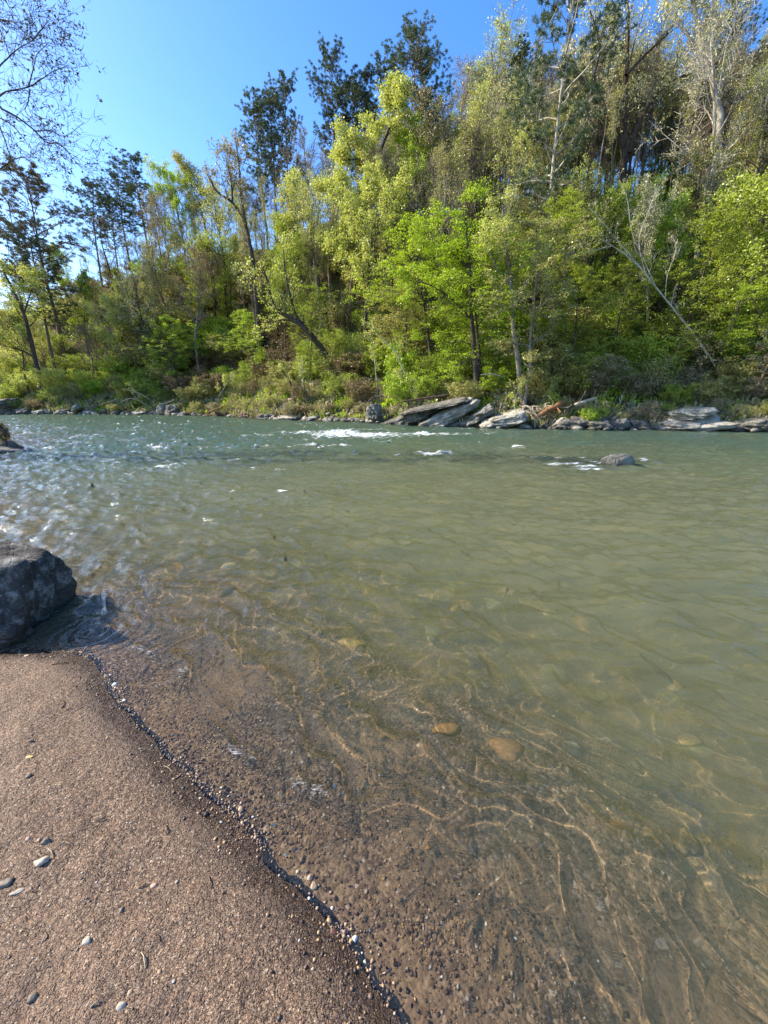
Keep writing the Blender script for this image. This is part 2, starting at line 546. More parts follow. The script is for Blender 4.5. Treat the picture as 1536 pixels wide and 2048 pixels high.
def water_height(x, y, d, s):
    """real waves: finger-wide ripples by the beach, riffles out in the current"""
    r = np.hypot(x, y)
    D = np.clip(-d, 0, 40)
    ta = math.atan2(TD.y, TD.x)
    u = x * math.cos(ta) + y * math.sin(ta); v = -x * math.sin(ta) + y * math.cos(ta)   # u runs downstream
    wx = x + 0.24 * pn(x * 1.3, y * 1.3, 71) + 0.07 * pn(x * 4.6, y * 4.6, 70); wy = y + 0.24 * pn(x * 1.3 + 9, y * 1.3, 72) + 0.07 * pn(x * 4.6 + 5, y * 4.6, 69)
    # shallows: long crests lying roughly along the beach
    sa = R(-52)
    p = wx * math.cos(sa) + wy * math.sin(sa); q = -wx * math.sin(sa) + wy * math.cos(sa)
    z = 0.029 * (0.6 - np.abs(pn(p * 1.7, q * 3.1, 73)) * 2) * sstep(0.05, 0.9, D) * (1 - 0.35 * sstep(2, 6, D))
    z = z + 0.006 * (0.5 - np.abs(pn(p * 3.4, q * 6, 84)) * 2) * sstep(0.03, 0.5, D)
    z = z + 0.0046 * pn(p * 4.0, q * 13, 74) * sstep(0.0, 0.3, D) * (1 - sstep(5, 9, D))
    z = z + 0.0022 * pn(p * 12, q * 20, 75) * sstep(0.0, 0.3, D) * (1 - sstep(3, 6, D))
    nl = sstep(2.2, -1.5, x) * sstep(1.9, 2.8, y) * sstep(0.05, .5, D) * (1 - sstep(6, 10, y))      # quick water running past the boulder
    z = z + nl * (0.015 * pn(u * 3.2, v * 5.5, 85) + 0.009 * pn(u * 7, v * 9, 86) + 0.0035 * pn(u * 15, v * 17, 87))
    # mid river
    m = sstep(0.8, 3.5, D)
    z = z + m * 0.034 * pn(u * 0.7 + 0.3 * pn(u * .4, v * .4, 5), v * 1.9, 76)
    z = z + m * 0.030 * pn(u * 1.9, v * 4.3, 77)
    z = z + m * 0.020 * pn(u * 5.0, v * 8.5, 78) + m * 0.008 * pn(u * 11, v * 15, 89) * (1 - sstep(9, 14, r))
    # riffle: rough toward the left and the far side
    rf = sstep(7, 12, r) * (1 - 0.55 * sstep(-2, 12, x))
    z = z + rf * (0.055 * (0.5 - np.abs(pn(u * 0.8, v * 1.5, 79))) + 0.045 * pn(u * 1.7, v * 2.6, 80) + 0.030 * pn(u * 4.5, v * 6, 81))
    lf = sstep(0.15, -0.6, x / (y + 3.0)) * sstep(3.5, 8, r)
    z = z + lf * (0.032 * pn(u * 2.6, v * 4.2, 82) + 0.010 * pn(u * 7, v * 9, 83))
    return z

X, Y, F = polar(0.25, 120, 900, 50, 900, 50)
dW = shore(X, Y)
aW, sW = a_s(X, Y)
keep = (dW[F] < 0.45).all(1) & (sW[F] < 1.6).all(1)
WZ = water_height(X, Y, dW, sW)

# foam and broken water, at the places where the river breaks
foam = np.zeros_like(X)
def foam_px(px, py, wpx, hpx, amt):
    global foam
    c = at_z(px, py)
    e = at_z(px + wpx / 2, py); t_ = at_z(px, py - hpx / 2)
    foam = np.maximum(foam, amt * g2(c.x, c.y, X, Y, max(0.12, abs(e.x - c.x)), max(0.10, abs(t_.y - c.y)), 0.0))
for q in [(675, 868, 120, 18, 1.0), (740, 871, 170, 12, .95), (850, 869, 200, 6, .85), (640, 892, 110, 5, .7), (520, 893, 60, 4, .6),
          (560, 858, 60, 4, .35), (870, 908, 100, 7, .8), (1035, 895, 34, 6, .8), (1000, 898, 60, 4, .5), (320, 936, 70, 7, .7),
          (350, 933, 100, 10, .45), (120, 858, 90, 8, .45), (60, 868, 60, 6, .6), (1130, 930, 150, 5, .75), (1175, 937, 80, 6, .8),
          (1120, 916, 150, 5, .5), (1195, 926, 26, 10, .7), (1290, 921, 50, 6, .7), (1270, 936, 50, 5, .45), (930, 858, 200, 4, .35), (570, 987, 34, 14, 1.0),
          (600, 996, 60, 8, .5), (470, 985, 60, 6, .35), (430, 868, 40, 3, .5), (230, 880, 200, 8, .35), (1240, 859, 40, 3, .3), (520, 940, 100, 10, .35),
          (200, 920, 220, 26, .22), (60, 1000, 200, 70, .20), (420, 912, 200, 12, .25), (15, 1090, 60, 20, .35), (600, 866, 120, 6, .8), (520, 872, 100, 5, .6), (740, 860, 90, 4, .6), (950, 868, 120, 3, .7), (690, 893, 60, 4, .7), (590, 893, 50, 3, .6), (800, 910, 60, 4, .6), (420, 895, 120, 4, .5), (380, 880, 100, 4, .5), (250, 862, 120, 5, .5), (170, 872, 100, 5, .5), (90, 880, 120, 6, .5), (440, 922, 90, 5, .5), (640, 925, 60, 4, .4), (560, 940, 60, 5, .45), (240, 950, 120, 8, .45), (120, 960, 120, 10, .4), (60, 930, 100, 8, .5), (30, 1040, 90, 14, .4), (330, 850, 400, 8, .3)]:
    foam_px(*q)
rX = np.hypot(X, Y)
crest = sstep(0.035, 0.08, WZ) * sstep(7, 12, rX) * (1 - 0.75 * sstep(-3, 9, X)) * sstep(-0.5, 0.6, pn(X * 0.35, Y * 0.5, 88))
foam = np.maximum(foam, 0.80 * crest)
# thin foam lip and its glints, painted white where a wavelet folds over
edge = np.zeros_like(X)
for pts in ([(262, 1290), (300, 1306), (345, 1330), (372, 1347)], [(455, 1490), (500, 1520), (560, 1552), (625, 1578), (668, 1592)]):
    pw = [at_z(a, b) for a, b in pts]
    for i in range(len(pw) - 1):
        for k in range(8):
            c = pw[i].lerp(pw[i + 1], k / 8)
            m_ = (np.abs(X - c.x) < 0.3) & (np.abs(Y - c.y) < 0.3)
            gg = np.zeros_like(X); gg[m_] = np.exp(-((X[m_] - c.x) ** 2 + (Y[m_] - c.y) ** 2) / 0.042 ** 2)
            edge = np.maximum(edge, gg * (.5 + .5 * math.sin(i * 2.3 + k * .5)))
WZ = WZ + 0.07 * foam * (0.5 + pn(X * 2.6, Y * 3.4, 91) + .5 * pn(X * 7, Y * 8, 92)) * sstep(5, 9, np.hypot(X, Y)) + 0.008 * edge
# ring of ripples pushed up beside the boulder
bc = at_z(185, 1265)
rb = np.hypot(X - bc.x, Y - bc.y)
WZ = WZ + 0.006 * np.sin(rb * 75) * np.exp(-(rb / 0.28) ** 2)
# swell over the sunken stone and behind the mid-river rock
c = at_z(590, 992); WZ = WZ + 0.10 * g2(c.x, c.y, X, Y, 0.5, 0.25)
c = at_z(1235, 932); WZ = WZ + 0.05 * g2(c.x, c.y, X, Y, 0.9, 0.35)
zb, _ = h_near(X, Y)
zfar = h_far(X, Y)
bw = sstep(-9, -3, sW)
bed = zb * (1 - bw) + np.minimum(zfar, 0) * bw
depth = np.clip(-bed, 0, 2)

def water_material():
    t = NT('river_water')
    P = t.pos()
    dep = t.attr('depth'); fo = t.attr('foam'); ed = t.attr('edge')
    farf = t.attr('far')
    # fine ripples
    v1 = t.mapp(P, (1, 2.1, 1), (0, 0, R(20)))
    n1 = t.noise(v1, 7.0, 4, 0.6)
    n2 = t.noise(v1, 34, 3, 0.6)
    b1 = t.n('Bump'); b1.inputs['Strength'].default_value = 1.0
    t.l(t.math('MULTIPLY', farf, 0.045), b1.inputs['Distance']); t.l(n1, b1.inputs['Height'])
    b2 = t.n('Bump'); b2.inputs['Strength'].default_value = 0.5; b2.inputs['Distance'].default_value = 0.0022
    t.l(n2, b2.inputs['Height']); t.l(b1.outputs[0], b2.inputs['Normal'])
    nm = b2.outputs[0]
    # silt carried in the water: the deeper, the less of the bed shows
    turb = t.math('SUBTRACT', 1.0, t.math('POWER', 2.718, t.math('MULTIPLY', t.math('POWER', dep, 1.20), -8.6)), None, True)
    turb = t.math('MULTIPLY', turb, 0.82)
    col = t.mix(t.attr('teal'), (0.160, 0.162, 0.082), (0.050, 0.118, 0.100))
    blot = t.noise(t.mapp(P, (0.5, 1, 1)), 1.0, 3, 0.5)
    col = t.mix(t.rng(blot, 0.35, 0.65, 0.0, 0.5), col, (0.092, 0.104, 0.058))
    b2_ = t.noise(t.mapp(P, (0.45, 2.4, 1), (0, 0, R(20))), 3.2, 5, 0.65)
    col = t.mix(t.rng(b2_, 0.35, 0.68, 0.0, 0.55), col, (0.075, 0.092, 0.056))
    b3_ = t.noise(t.mapp(P, (0.8, 2.0, 1), (0, 0, R(14))), 1.6, 5, 0.7)
    col = t.mix(t.rng(b3_, 0.52, 0.72, 0.0, 0.5), col, (0.20, 0.175, 0.075))
    silt = t.n('BsdfDiffuse'); t.l(col, silt.inputs[0])
    up = t.n('CombineXYZ'); up.inputs[2].default_value = 1.0
    t.l(up.outputs[0], silt.inputs['Normal'])      # light scattered back from inside the water knows nothing of the ripples
    tr = t.n('BsdfRefraction'); tr.inputs['IOR'].default_value = 1.333; tr.inputs['Roughness'].default_value = 0.0
    tcol = t.mix(t.rng(dep, 0.0, 0.5), (0.97, 0.96, 0.93), (0.75, 0.78, 0.55))
    t.l(tcol, tr.inputs[0])
    body = t.n('MixShader'); t.l(turb, body.inputs[0]); t.l(tr.outputs[0], body.inputs[1]); t.l(silt.outputs[0], body.inputs[2])
    gl = t.n('BsdfGlossy'); gl.inputs['Roughness'].default_value = 0.045
    t.l(nm, gl.inputs['Normal'])
    geo = t.n('NewGeometry')
    dt = t.n('VectorMath', operation='DOT_PRODUCT'); t.l(nm, dt.inputs[0]); t.l(geo.outputs['Incoming'], dt.inputs[1])
    ca = t.math('MINIMUM', t.math('ABSOLUTE', dt.outputs['Value']), 1.0)
    fres = t.math('ADD', 0.02, t.math('MULTIPLY', 0.98, t.math('POWER', t.math('SUBTRACT', 1.0, t.math('MAXIMUM', ca, 0.14)), 5.0)))
    m1 = t.n('MixShader'); t.l(fres, m1.inputs[0]); t.l(body.outputs[0], m1.inputs[1]); t.l(gl.outputs[0], m1.inputs[2])
    # foam; glints on the folding wavelets are painted in the same white
    fn = t.noise(t.mapp(P, (0.55, 2.3, 1), (0, 0, R(20))), 5.5, 8, 0.76)
    fm = t.rng(t.math('ADD', t.math('MULTIPLY', fo, 0.42), t.math('MULTIPLY', fn, 1.35)), 0.90, 1.14)
    en = t.noise(t.mapp(P, (1, 3, 1), (0, 0, R(38))), 30, 6, 0.8)
    em = t.rng(t.math('ADD', t.math('MULTIPLY', ed, 0.22), t.math('MULTIPLY', en, 1.25)), 0.84, 0.98)
    fm = t.math('MAXIMUM', fm, t.math('MULTIPLY', em, 0.4))
    fd = t.n('BsdfDiffuse'); fd.inputs[0].default_value = (0.82, 0.84, 0.84, 1)
    m2 = t.n('MixShader'); t.l(fm, m2.inputs[0]); t.l(m1.outputs[0], m2.inputs[1]); t.l(fd.outputs[0], m2.inputs[2])
    t.l(m2.outputs[0], t.out.inputs[0])
    return t.m

rW = np.hypot(X, Y)
farA = sstep(2, 9, rW) * (0.55 + 0.45 * sstep(8, -8, X)) + 0.06
v2, f2, at2 = compact(np.stack([X, Y, WZ], 1), F[keep], {'depth': depth, 'foam': foam, 'edge': edge, 'far': farA, 'teal': sstep(5, 19, rW + X * -.25 + 1.2 * pn(X * .3, Y * .5, 95))})
o = link('river', mesh_np('river', v2, f2, [water_material()], True, at2)); tag(o, kind='structure')
o.cycles.is_caustics_caster = True
for n_ in ('riverbed', 'beach'): bpy.data.objects[n_].cycles.is_caustics_receiver = True

# ------------------------------------------------------------------ rocks
def ico(sub):
    import bmesh
    bm = bmesh.new(); bmesh.ops.create_icosphere(bm, subdivisions=sub, radius=1.0)
    v = np.array([tuple(q.co) for q in bm.verts]); f = np.array([[q.index for q in p.verts] for p in bm.faces])
    bm.free(); return v, f
ICO = {k: ico(k) for k in (1, 2, 3, 4, 5, 6)}

def noise3(v, seed, octv=4):
    return fbm(v[:, 0] + v[:, 2] * 0.73, v[:, 1] - v[:, 2] * 0.61, seed, octv)

def rock_verts(seed, size, sub=3, rough=0.10, planes=14, sharp=12.0, box=False, strata=0):
    """a block broken along random planes, then weathered"""
    rs = np.random.RandomState(seed)
    v, f = ICO[sub]
    n = rs.normal(size=(planes, 3)); n /= np.linalg.norm(n, axis=1)[:, None]
    dd = rs.uniform(0.62, 0.95, planes)
    if box:
        nb_ = np.array([(1, .1, .05), (-1, 0, .1), (.05, 1, 0), (-.1, -1, .12), (.05, .1, 1), (.55, -.6, .5), (.7, .3, .6)]); nb_ /= np.linalg.norm(nb_, axis=1)[:, None]
        n = np.concatenate([n, nb_]); dd = np.concatenate([dd, [.62, .8, .74, .72, .74, .90, .90]])
    c = np.maximum(v @ n.T, 1e-3)
    rr = dd / c
    rr = (np.sum(rr ** (-sharp), 1) + 1.05 ** (-sharp)) ** (-1 / sharp)
    off = rs.rand(3) * 50
    rr = rr * (1 + rough * noise3(v * 1.6 + off, seed) + rough * 0.35 * noise3(v * 6 + off, seed + 5) + (0.25 * rough * np.abs(noise3(v * 3.1 - off, seed + 7)) if box else 0))
    if strata:
        q = v[:, 2] * rr * strata + .18 * noise3(v * 1.2 + off, seed + 9)
        rr = rr * (1 + .06 * (np.abs((q % 1) - .5) * 2 - .5) * (1 - np.abs(v[:, 2]) ** 2) + .035 * np.sign(pn(v[:, 0] * 3 + off[0], q * .7, seed)))
    return v * rr[:, None] * np.asarray(size)[None] * 0.5 / 0.82, f

def rock(seed, loc, size, mat, rot=(0, 0, 0), sub=3, name='rock', label=None, group=None, cat='rock', rough=0.10, sharp=12.0, planes=14, box=False, strata=0):
    v, f = rock_verts(seed, size, sub, rough, planes, sharp, box, strata)
    me = mesh_np(name, v, f, [mat], True)
    o = link(name, me, None, loc)
    o.rotation_euler = rot
    if label: tag(o, label, cat, group)
    return o

# ------------------------------------------------------------------ wood and leaves
def tubes(lines, sides):
    """lines: list of (pts, radii); returns verts, faces"""
    VV, FF = [], []; base = 0
    for (pts, rad), k in zip(lines, sides):
        P_ = np.asarray(pts, float); n = len(P_)
        T = np.gradient(P_, axis=0); T /= np.linalg.norm(T, axis=1)[:, None] + 1e-9
        ref = np.array([0.31, 0.95, 0.05]) if abs(T[0, 1]) < 0.8 else np.array([0.95, 0.1, 0.3])
        U = np.cross(T, ref); U /= np.linalg.norm(U, axis=1)[:, None] + 1e-9
        W = np.cross(T, U)
        an = np.arange(k) * 2 * np.pi / k
        ring = P_[:, None] + np.asarray(rad)[:, None, None] * (np.cos(an)[None, :, None] * U[:, None] + np.sin(an)[None, :, None] * W[:, None])
        VV.append(ring.reshape(-1, 3))
        i, j = np.meshgrid(np.arange(n - 1), np.arange(k), indexing='ij'); j2 = (j + 1) % k
        FF.append((np.stack([i * k + j, i * k + j2, (i + 1) * k + j2, (i + 1) * k + j], -1)).reshape(-1, 4) + base)
        base += n * k
    return np.concatenate(VV), np.concatenate(FF)

def limb(rg, start, d, length, r0, nseg, up=0.1, wander=0.16, r1=0.25):
    p = Vector(start); d = Vector(d).normalized()
    pts = [p.copy()]
    st = length / nseg
    for i in range(nseg):
        d = (d + Vector((rg.gauss(0, wander), rg.gauss(0, wander), rg.gauss(0, wander) + up))).normalized()
        p = p + d * st
        pts.append(p.copy())
    rad = [r0 * (1 - (1 - r1) * i / nseg) for i in range(nseg + 1)]
    return pts, rad

def along(pts, f):
    t = f * (len(pts) - 1); i = min(int(t), len(pts) - 2)
    return pts[i].lerp(pts[i + 1], t - i), (pts[i + 1] - pts[i]).normalized()

def grow(rg, trunk, trad, lo, nb, blen, ang, l2, l3, up=(0.1, 0.08, 0.05), wander=0.15, taper_top=0.35, bell=0.55, twig_r=0.012):
    """trunk polyline -> limbs -> branches -> twigs. returns lines, sides, anchors"""
    lines = [(trunk, trad)]; sides = [8]; anch = []
    H = sum((trunk[i + 1] - trunk[i]).length for i in range(len(trunk) - 1))
    az = rg.random() * 6.28
    for b in range(nb):
        f = lo + (0.985 - lo) * ((b + rg.random() * 0.8) / nb)
        p, td = along(trunk, f)
        rt = trad[min(int(f * (len(trad) - 1)), len(trad) - 1)]
        az += 2.4 + rg.uniform(-0.5, 0.5)
        side = Vector((math.cos(az), math.sin(az), 0))
        g = (f - lo) / (1 - lo)
        shape = (bell + (1 - bell) * math.sin(math.pi * min(1, g * 0.9 + 0.12))) * (1 - (1 - taper_top) * max(0, g - 0.55) / 0.45)
        L = blen * shape * rg.uniform(0.7, 1.2)
        a = ang * (1 - 0.45 * g) * rg.uniform(0.8, 1.15)
        d = td * math.cos(a) + side * math.sin(a)
        pts, rad = limb(rg, p, d, L, rt * 0.5 * rg.uniform(0.6, 1), 6, up[0], wander)
        lines.append((pts, rad)); sides.append(5)
        n2 = max(1, int(l2 * L / blen + 0.5))
        for c_ in range(n2):
            f2_ = 0.22 + 0.78 * (c_ + rg.random()) / n2
            q, qd = along(pts, min(f2_, 0.99))
            sd = qd.cross(Vector((rg.gauss(0, 1), rg.gauss(0, 1), rg.gauss(0, 1)))).normalized()
            d2 = qd * 0.75 + sd * rg.uniform(0.5, 1.0)
            L2 = L * rg.uniform(0.28, 0.5) * (1.15 - 0.5 * f2_)
            p2, r2 = limb(rg, q, d2, L2, rad[3] * 0.5 * rg.uniform(0.6, 1), 4, up[1], wander * 1.15)
            lines.append((p2, r2)); sides.append(4)
            for e_ in range(l3):
                f3 = 0.25 + 0.75 * (e_ + rg.random()) / l3
                q3, qd3 = along(p2, min(f3, 0.99))
                sd = qd3.cross(Vector((rg.gauss(0, 1), rg.gauss(0, 1), rg.gauss(0, 1)))).normalized()
                d3 = qd3 * 0.6 + sd * rg.uniform(0.5, 1.1)
                p3, r3 = limb(rg, q3, d3, L2 * rg.uniform(0.3, 0.6), twig_r * rg.uniform(0.7, 1.3), 2, up[2], wander, 0.4)
                lines.append((p3, r3)); sides.append(3)
                anch += [p3[1], p3[2], p3[2]]
            anch += [p2[3], p2[4]]
        anch += [pts[-1]]
    return lines, sides, anch

def leaves(rs, anch, count, size, jit, flat=0.0, elong=1.6, clump=None):
    A_ = np.array([tuple(p) for p in anch])
    idx = rs.randint(0, len(A_), count)
    # a clumpy crown: some sprays carry far more leaves than others
    wgt = 0.05 + rs.rand(len(A_)) ** 3.0
    idx = rs.choice(len(A_), count, p=wgt / wgt.sum())
    C = A_[idx] + rs.normal(size=(count, 3)) * np.array([jit, jit, jit * (1 - flat)])
    n = rs.normal(size=(count, 3)); n[:, 2] = n[:, 2] * (1 - flat * .6) + flat * 1.4 * np.sign(n[:, 2] + 0.3)
    n /= np.linalg.norm(n, axis=1)[:, None]
    u = np.cross(n, rs.normal(size=(count, 3))); u /= np.linalg.norm(u, axis=1)[:, None] + 1e-9
    v = np.cross(n, u)
    sz = size * rs.uniform(0.55, 1.35, count)[:, None] * 0.5
    L_ = u * sz * elong; W_ = v * sz
    bend = n * sz * 0.25
    vs = np.stack([C - L_, C + W_ + bend, C + L_ * 1.0, C - W_ + bend], 1).reshape(-1, 3)
    fs = np.arange(count * 4).reshape(-1, 4)
    tint = np.repeat(np.clip(0.5 + 0.22 * rs.normal(size=count) + 0.18 * (wgt[idx] - 0.5), 0, 1), 4)
    return vs, fs, tint

def straight_trunk(rg, H, r0, n=12, lean=0.0, wob=0.10, r1=0.12):
    p = Vector((0, 0, -0.35)); pts = [p.copy()]
    d = Vector((lean, rg.uniform(-.04, .04), 1)).normalized()
    for i in range(n):
        d = (d + Vector((rg.gauss(0, wob * .3), rg.gauss(0, wob * .3), 0.04))).normalized()
        p = p + d * ((H + 0.35) / n); pts.append(p.copy())
    rad = [r0 * (1.35 if i == 0 else 1) * (1 - (1 - r1) * (i / n) ** 0.9) for i in range(n + 1)]
    return pts, rad

def forked(rg, H, r0, lines, sides, anch, trunk, nfork, cfg):
    return lines, sides, anch

PROTO = {}
def proto(kind, var, H=10.0):
    """one of each kind of tree, ten metres tall, standing on its own origin"""
    key = (kind, var)
    if key in PROTO: return PROTO[key]
    rg = random.Random(hash_s(kind) + var * 97); rs = np.random.RandomState(hash_s(kind) % 9999 + var * 31)
    if kind == 'pine':
        tr, rad = straight_trunk(rg, H, 0.12, 14, rg.uniform(-.02, .02), 0.07)
        lines = [(tr, rad)]; sides = [8]; tufts = []
        lo = rg.uniform(0.36, 0.52); nb = 36
        az = rg.random() * 6
        for b in range(nb):
            f = lo + (0.995 - lo) * (b / nb) + rg.uniform(-.01, .01); f = min(f, 0.995)
            p, td = along(tr, f)
            g = (f - lo) / (1 - lo)
            az += 2.4 + rg.uniform(-.6, .6)
            L = (1.95 * math.sin(math.pi * min(1, 0.22 + g * 0.72)) ** 0.8 + 0.10) * rg.uniform(0.55, 1.25)
            d = Vector((math.cos(az), math.sin(az), 0.12 + 0.75 * g + rg.uniform(-.15, .15)))
            pts, r_ = limb(rg, p, d, L, 0.034 * (1.2 - g * .6), 5, 0.07, 0.14)
            lines.append((pts, r_)); sides.append(4)
            tufts.append((pts[-1], 1.0))
            for c_ in range(int(5 * L) + 3):
                q, qd = along(pts, rg.uniform(0.35, 0.98))
                sd = qd.cross(Vector((rg.gauss(0, .5), rg.gauss(0, .5), 1))).normalized() * rg.choice((-1, 1))
                p2, r2 = limb(rg, q, qd * .7 + sd, L * rg.uniform(.2, .42), 0.012, 3, 0.12, 0.15)
                lines.append((p2, r2)); sides.append(3)
                tufts.append((p2[-1], 1.0)); tufts.append((p2[-2], .8))
        for b in range(7):                                        # dead snags below the live crown
            p, td = along(tr, rg.uniform(0.2, lo))
            az = rg.random() * 6.28
            pts, r_ = limb(rg, p, Vector((math.cos(az), math.sin(az), rg.uniform(-.2, .3))), rg.uniform(.3, 1.0), 0.018, 3, -0.03, 0.15)
            lines.append((pts, r_)); sides.append(3)
        T_ = np.array([tuple(t_[0]) for t_ in tufts]); S_ = np.array([t_[1] for t_ in tufts])
        per = 60; m = len(T_)
        T_ = T_ + rs.normal(size=T_.shape) * 0.07
        C = np.repeat(T_, per, 0)
        d = rs.normal(size=(m * per, 3)); d[:, 2] = d[:, 2] * 0.6 + 0.35; d /= np.linalg.norm(d, axis=1)[:, None]
        L_ = (0.15 * np.repeat(S_, per) * rs.uniform(.6, 1.3, m * per))[:, None]
        u = np.cross(d, rs.normal(size=d.shape)); u /= np.linalg.norm(u, axis=1)[:, None]
        W_ = u * 0.0075
        vs = np.stack([C, C + d * L_ * .6 + W_, C + d * L_, C + d * L_ * .6 - W_], 1).reshape(-1, 3)
        fs = np.arange(m * per * 4).reshape(-1, 4)
        tint = np.repeat(np.clip(np.repeat(rs.uniform(.2, .8, m), per) + rs.normal(size=m * per) * .15, 0, 1), 4)
    else:
        cfg = {
            # lo, nb, blen, ang, l2, l3, leaves, size, jit, flat, trunk r
            'crown': dict(lo=.30, nb=20, bl=3.3, ang=1.15, l2=8, l3=6, n=19000, sz=.066, j=.13, fl=.2, r=.15, wob=.3),
            'tall': dict(lo=.42, nb=20, bl=2.0, ang=.75, l2=7, l3=6, n=9500, sz=.060, j=.13, fl=.1, r=.11, wob=.2),
            'layer': dict(lo=.26, nb=22, bl=3.2, ang=1.35, l2=9, l3=6, n=19000, sz=.056, j=.12, fl=.72, r=.12, wob=.25),
            'bud': dict(lo=.38, nb=18, bl=2.7, ang=.85, l2=8, l3=8, n=7500, sz=.046, j=.09, fl=0., r=.13, wob=.3),
            'bare': dict(lo=.34, nb=18, bl=2.7, ang=.80, l2=9, l3=9, n=1800, sz=.036, j=.06, fl=0., r=.12, wob=.35),
            'pole': dict(lo=.62, nb=12, bl=1.4, ang=.8, l2=6, l3=5, n=1300, sz=.05, j=.10, fl=0., r=.075, wob=.15),
        }[kind]
        tr, rad = straight_trunk(rg, H * .93, cfg['r'], 12, rg.uniform(-.06, .06), cfg['wob'])
        upv = (.02, .02, .0) if kind == 'layer' else (.12, .09, .05)
        lines, sides, anch = grow(rg, tr, rad, cfg['lo'], cfg['nb'], cfg['bl'], cfg['ang'], cfg['l2'], cfg['l3'], upv, 0.15)
        vs, fs, tint = leaves(rs, anch, cfg['n'], cfg['sz'], cfg['j'], cfg['fl'])
    wv, wf = tubes(lines, sides)
    PROTO[key] = (mesh_np('trunk_' + kind, wv, wf, [BARK['dark']], True), mesh_np('crown_' + kind, vs, fs, [LEAF['green']], False, {'tint': tint}))
    return PROTO[key]

def hash_s(s):
    h = 7
    for ch in s: h = (h * 31 + ord(ch)) % 100003
    return h

def shrub_proto(var, H=2.5):
    key = ('shrub', var)
    if key in PROTO: return PROTO[key]
    rg = random.Random(500 + var); rs = np.random.RandomState(700 + var)
    lines, sides, anch = [], [], []
    ns = 9
    for i in range(ns):
        az = i * 2.4 + rg.random(); sp = rg.uniform(.15, .75)
        st, r_ = limb(rg, (rg.uniform(-.3, .3), rg.uniform(-.3, .3), -.15), Vector((math.cos(az) * sp, math.sin(az) * sp, 1)), H * rg.uniform(.65, 1.05), .022, 6, .03, .13)
        l, s_, an = grow(rg, st, r_, .18, 7, .95, 1.05, 4, 3, (.06, .05, .03), .2, .5, .7, .006)
        lines += l; sides += [4 if q > 5 else 3 for q in s_]; anch += an
    n = (6000, 6500, 3800, 2400, 6000, 3200)[var % 6]
    vs, fs, tint = leaves(rs, anch, n, (.062, .054, .046, .044, .066, .054)[var % 6], .10, (.3, .6, .1, 0, .3, .5)[var % 6])
    wv, wf = tubes(lines, sides)
    PROTO[key] = (mesh_np('stems_shrub', wv, wf, [BARK['dark']], True), mesh_np('leaves_shrub', vs, fs, [LEAF['green']], False, {'tint': tint}))
    return PROTO[key]

def setmat(o, m):
    o.material_slots[0].link = 'OBJECT'
    o.material_slots[0].material = m

THINGS = []     # (object, kind word, px, s)
def stand(px, s):
    """the point of the hillside s metres behind the waterline in picture column px (seen at its foot)"""
    Yv = 30.0; z = 2.0
    dx = (px - 768) / FPX
    for _ in range(60):
        x = dx * (Yv * math.cos(TH) - (z - CAMZ) * math.sin(TH))
        _, sv = a_s(x, Yv)
        Yv += (s - float(sv)) * 0.55 / max(0.3, abs(ND.y))
        z = float(h_far(x, Yv))
    x = dx * (Yv * math.cos(TH) - (z - CAMZ) * math.sin(TH))
    return Vector((x, Yv, z))

def tree(kind, var, px, s, py_top, leaf, bark, name, wide=1.0, lean=0.0, rot=None, meta=None, height=None):
    base = stand(px, s)
    if height is None:
        zt = at_y(px, py_top, base.y).z
        height = max(1.2, zt - base.z)
    wm, lm = shrub_proto(var) if kind == 'shrub' else proto(kind, var)
    H0 = 2.5 if kind == 'shrub' else 10.0
    k = height / H0
    t = empty(name, base)
    kw = (k if kind == 'shrub' else (0.55 * k + 0.45 * min(k, 1.6))) * wide
    t.scale = (kw, kw, k)
    rr = random.Random(int(px * 13 + s * 101))
    t.rotation_euler = (rr.uniform(-.03, .03), lean, rr.random() * 6.28 if rot is None else rot)
    if lean:
        t.rotation_mode = 'ZXY'
        t.rotation_euler = (0, lean, rr.random() * 6.28)
        t.rotation_mode = 'XYZ'
        m = Matrix.Rotation(lean, 4, 'Y') @ Matrix.Rotation(rr.random() * 6.28, 4, 'Z')
        t.rotation_euler = m.to_euler()
    w_ = link('stems' if kind == 'shrub' else 'trunk', wm, t); setmat(w_, BARK[bark])
    l_ = link('foliage' if kind == 'shrub' else 'crown', lm, t); setmat(l_, LEAF[leaf])
    THINGS.append(dict(o=t, name=name, px=px, s=s, top=py_top, meta=meta, h=height))
    return t

# ================================================================== the wooded hill
T = tree
# pines (trunk column, distance behind the waterline, picture row of the top)
for i, (px, s, top, wd) in enumerate([
        (128, 10, 352, 1.25), (118, 6, 455, 1.1), (205, 22, 366, 1.1), (240, 25, 395, 1.1), (268, 27, 352, 1.2), (305, 24, 318, 1.2),
        (538, 19, 205, .85), (558, 20, 182, .75), (584, 22, 160, .75), (668, 24, 112, .85), (735, 26, 150, 1.0), (768, 27, 112, .9),
        (818, 25, 72, .95), (846, 27, 95, .95), (715, 28, 190, 1.2), (1078, 9, -60, .85), (1015, 22, 100, .8), (962, 26, 180, .8),
        (1180, 24, 20, .8), (1500, 20, 90, 1.0), (1530, 12, 90, 1.0), (60, 30, 520, 1.2), (1390, 26, 0, .8)]):
    T('pine', i % 5, px, s, top, 'pinebrown' if i in (0, 17) else 'pine', 'pale' if i == 15 else 'pine', 'pine_tree', wd, meta='pine')

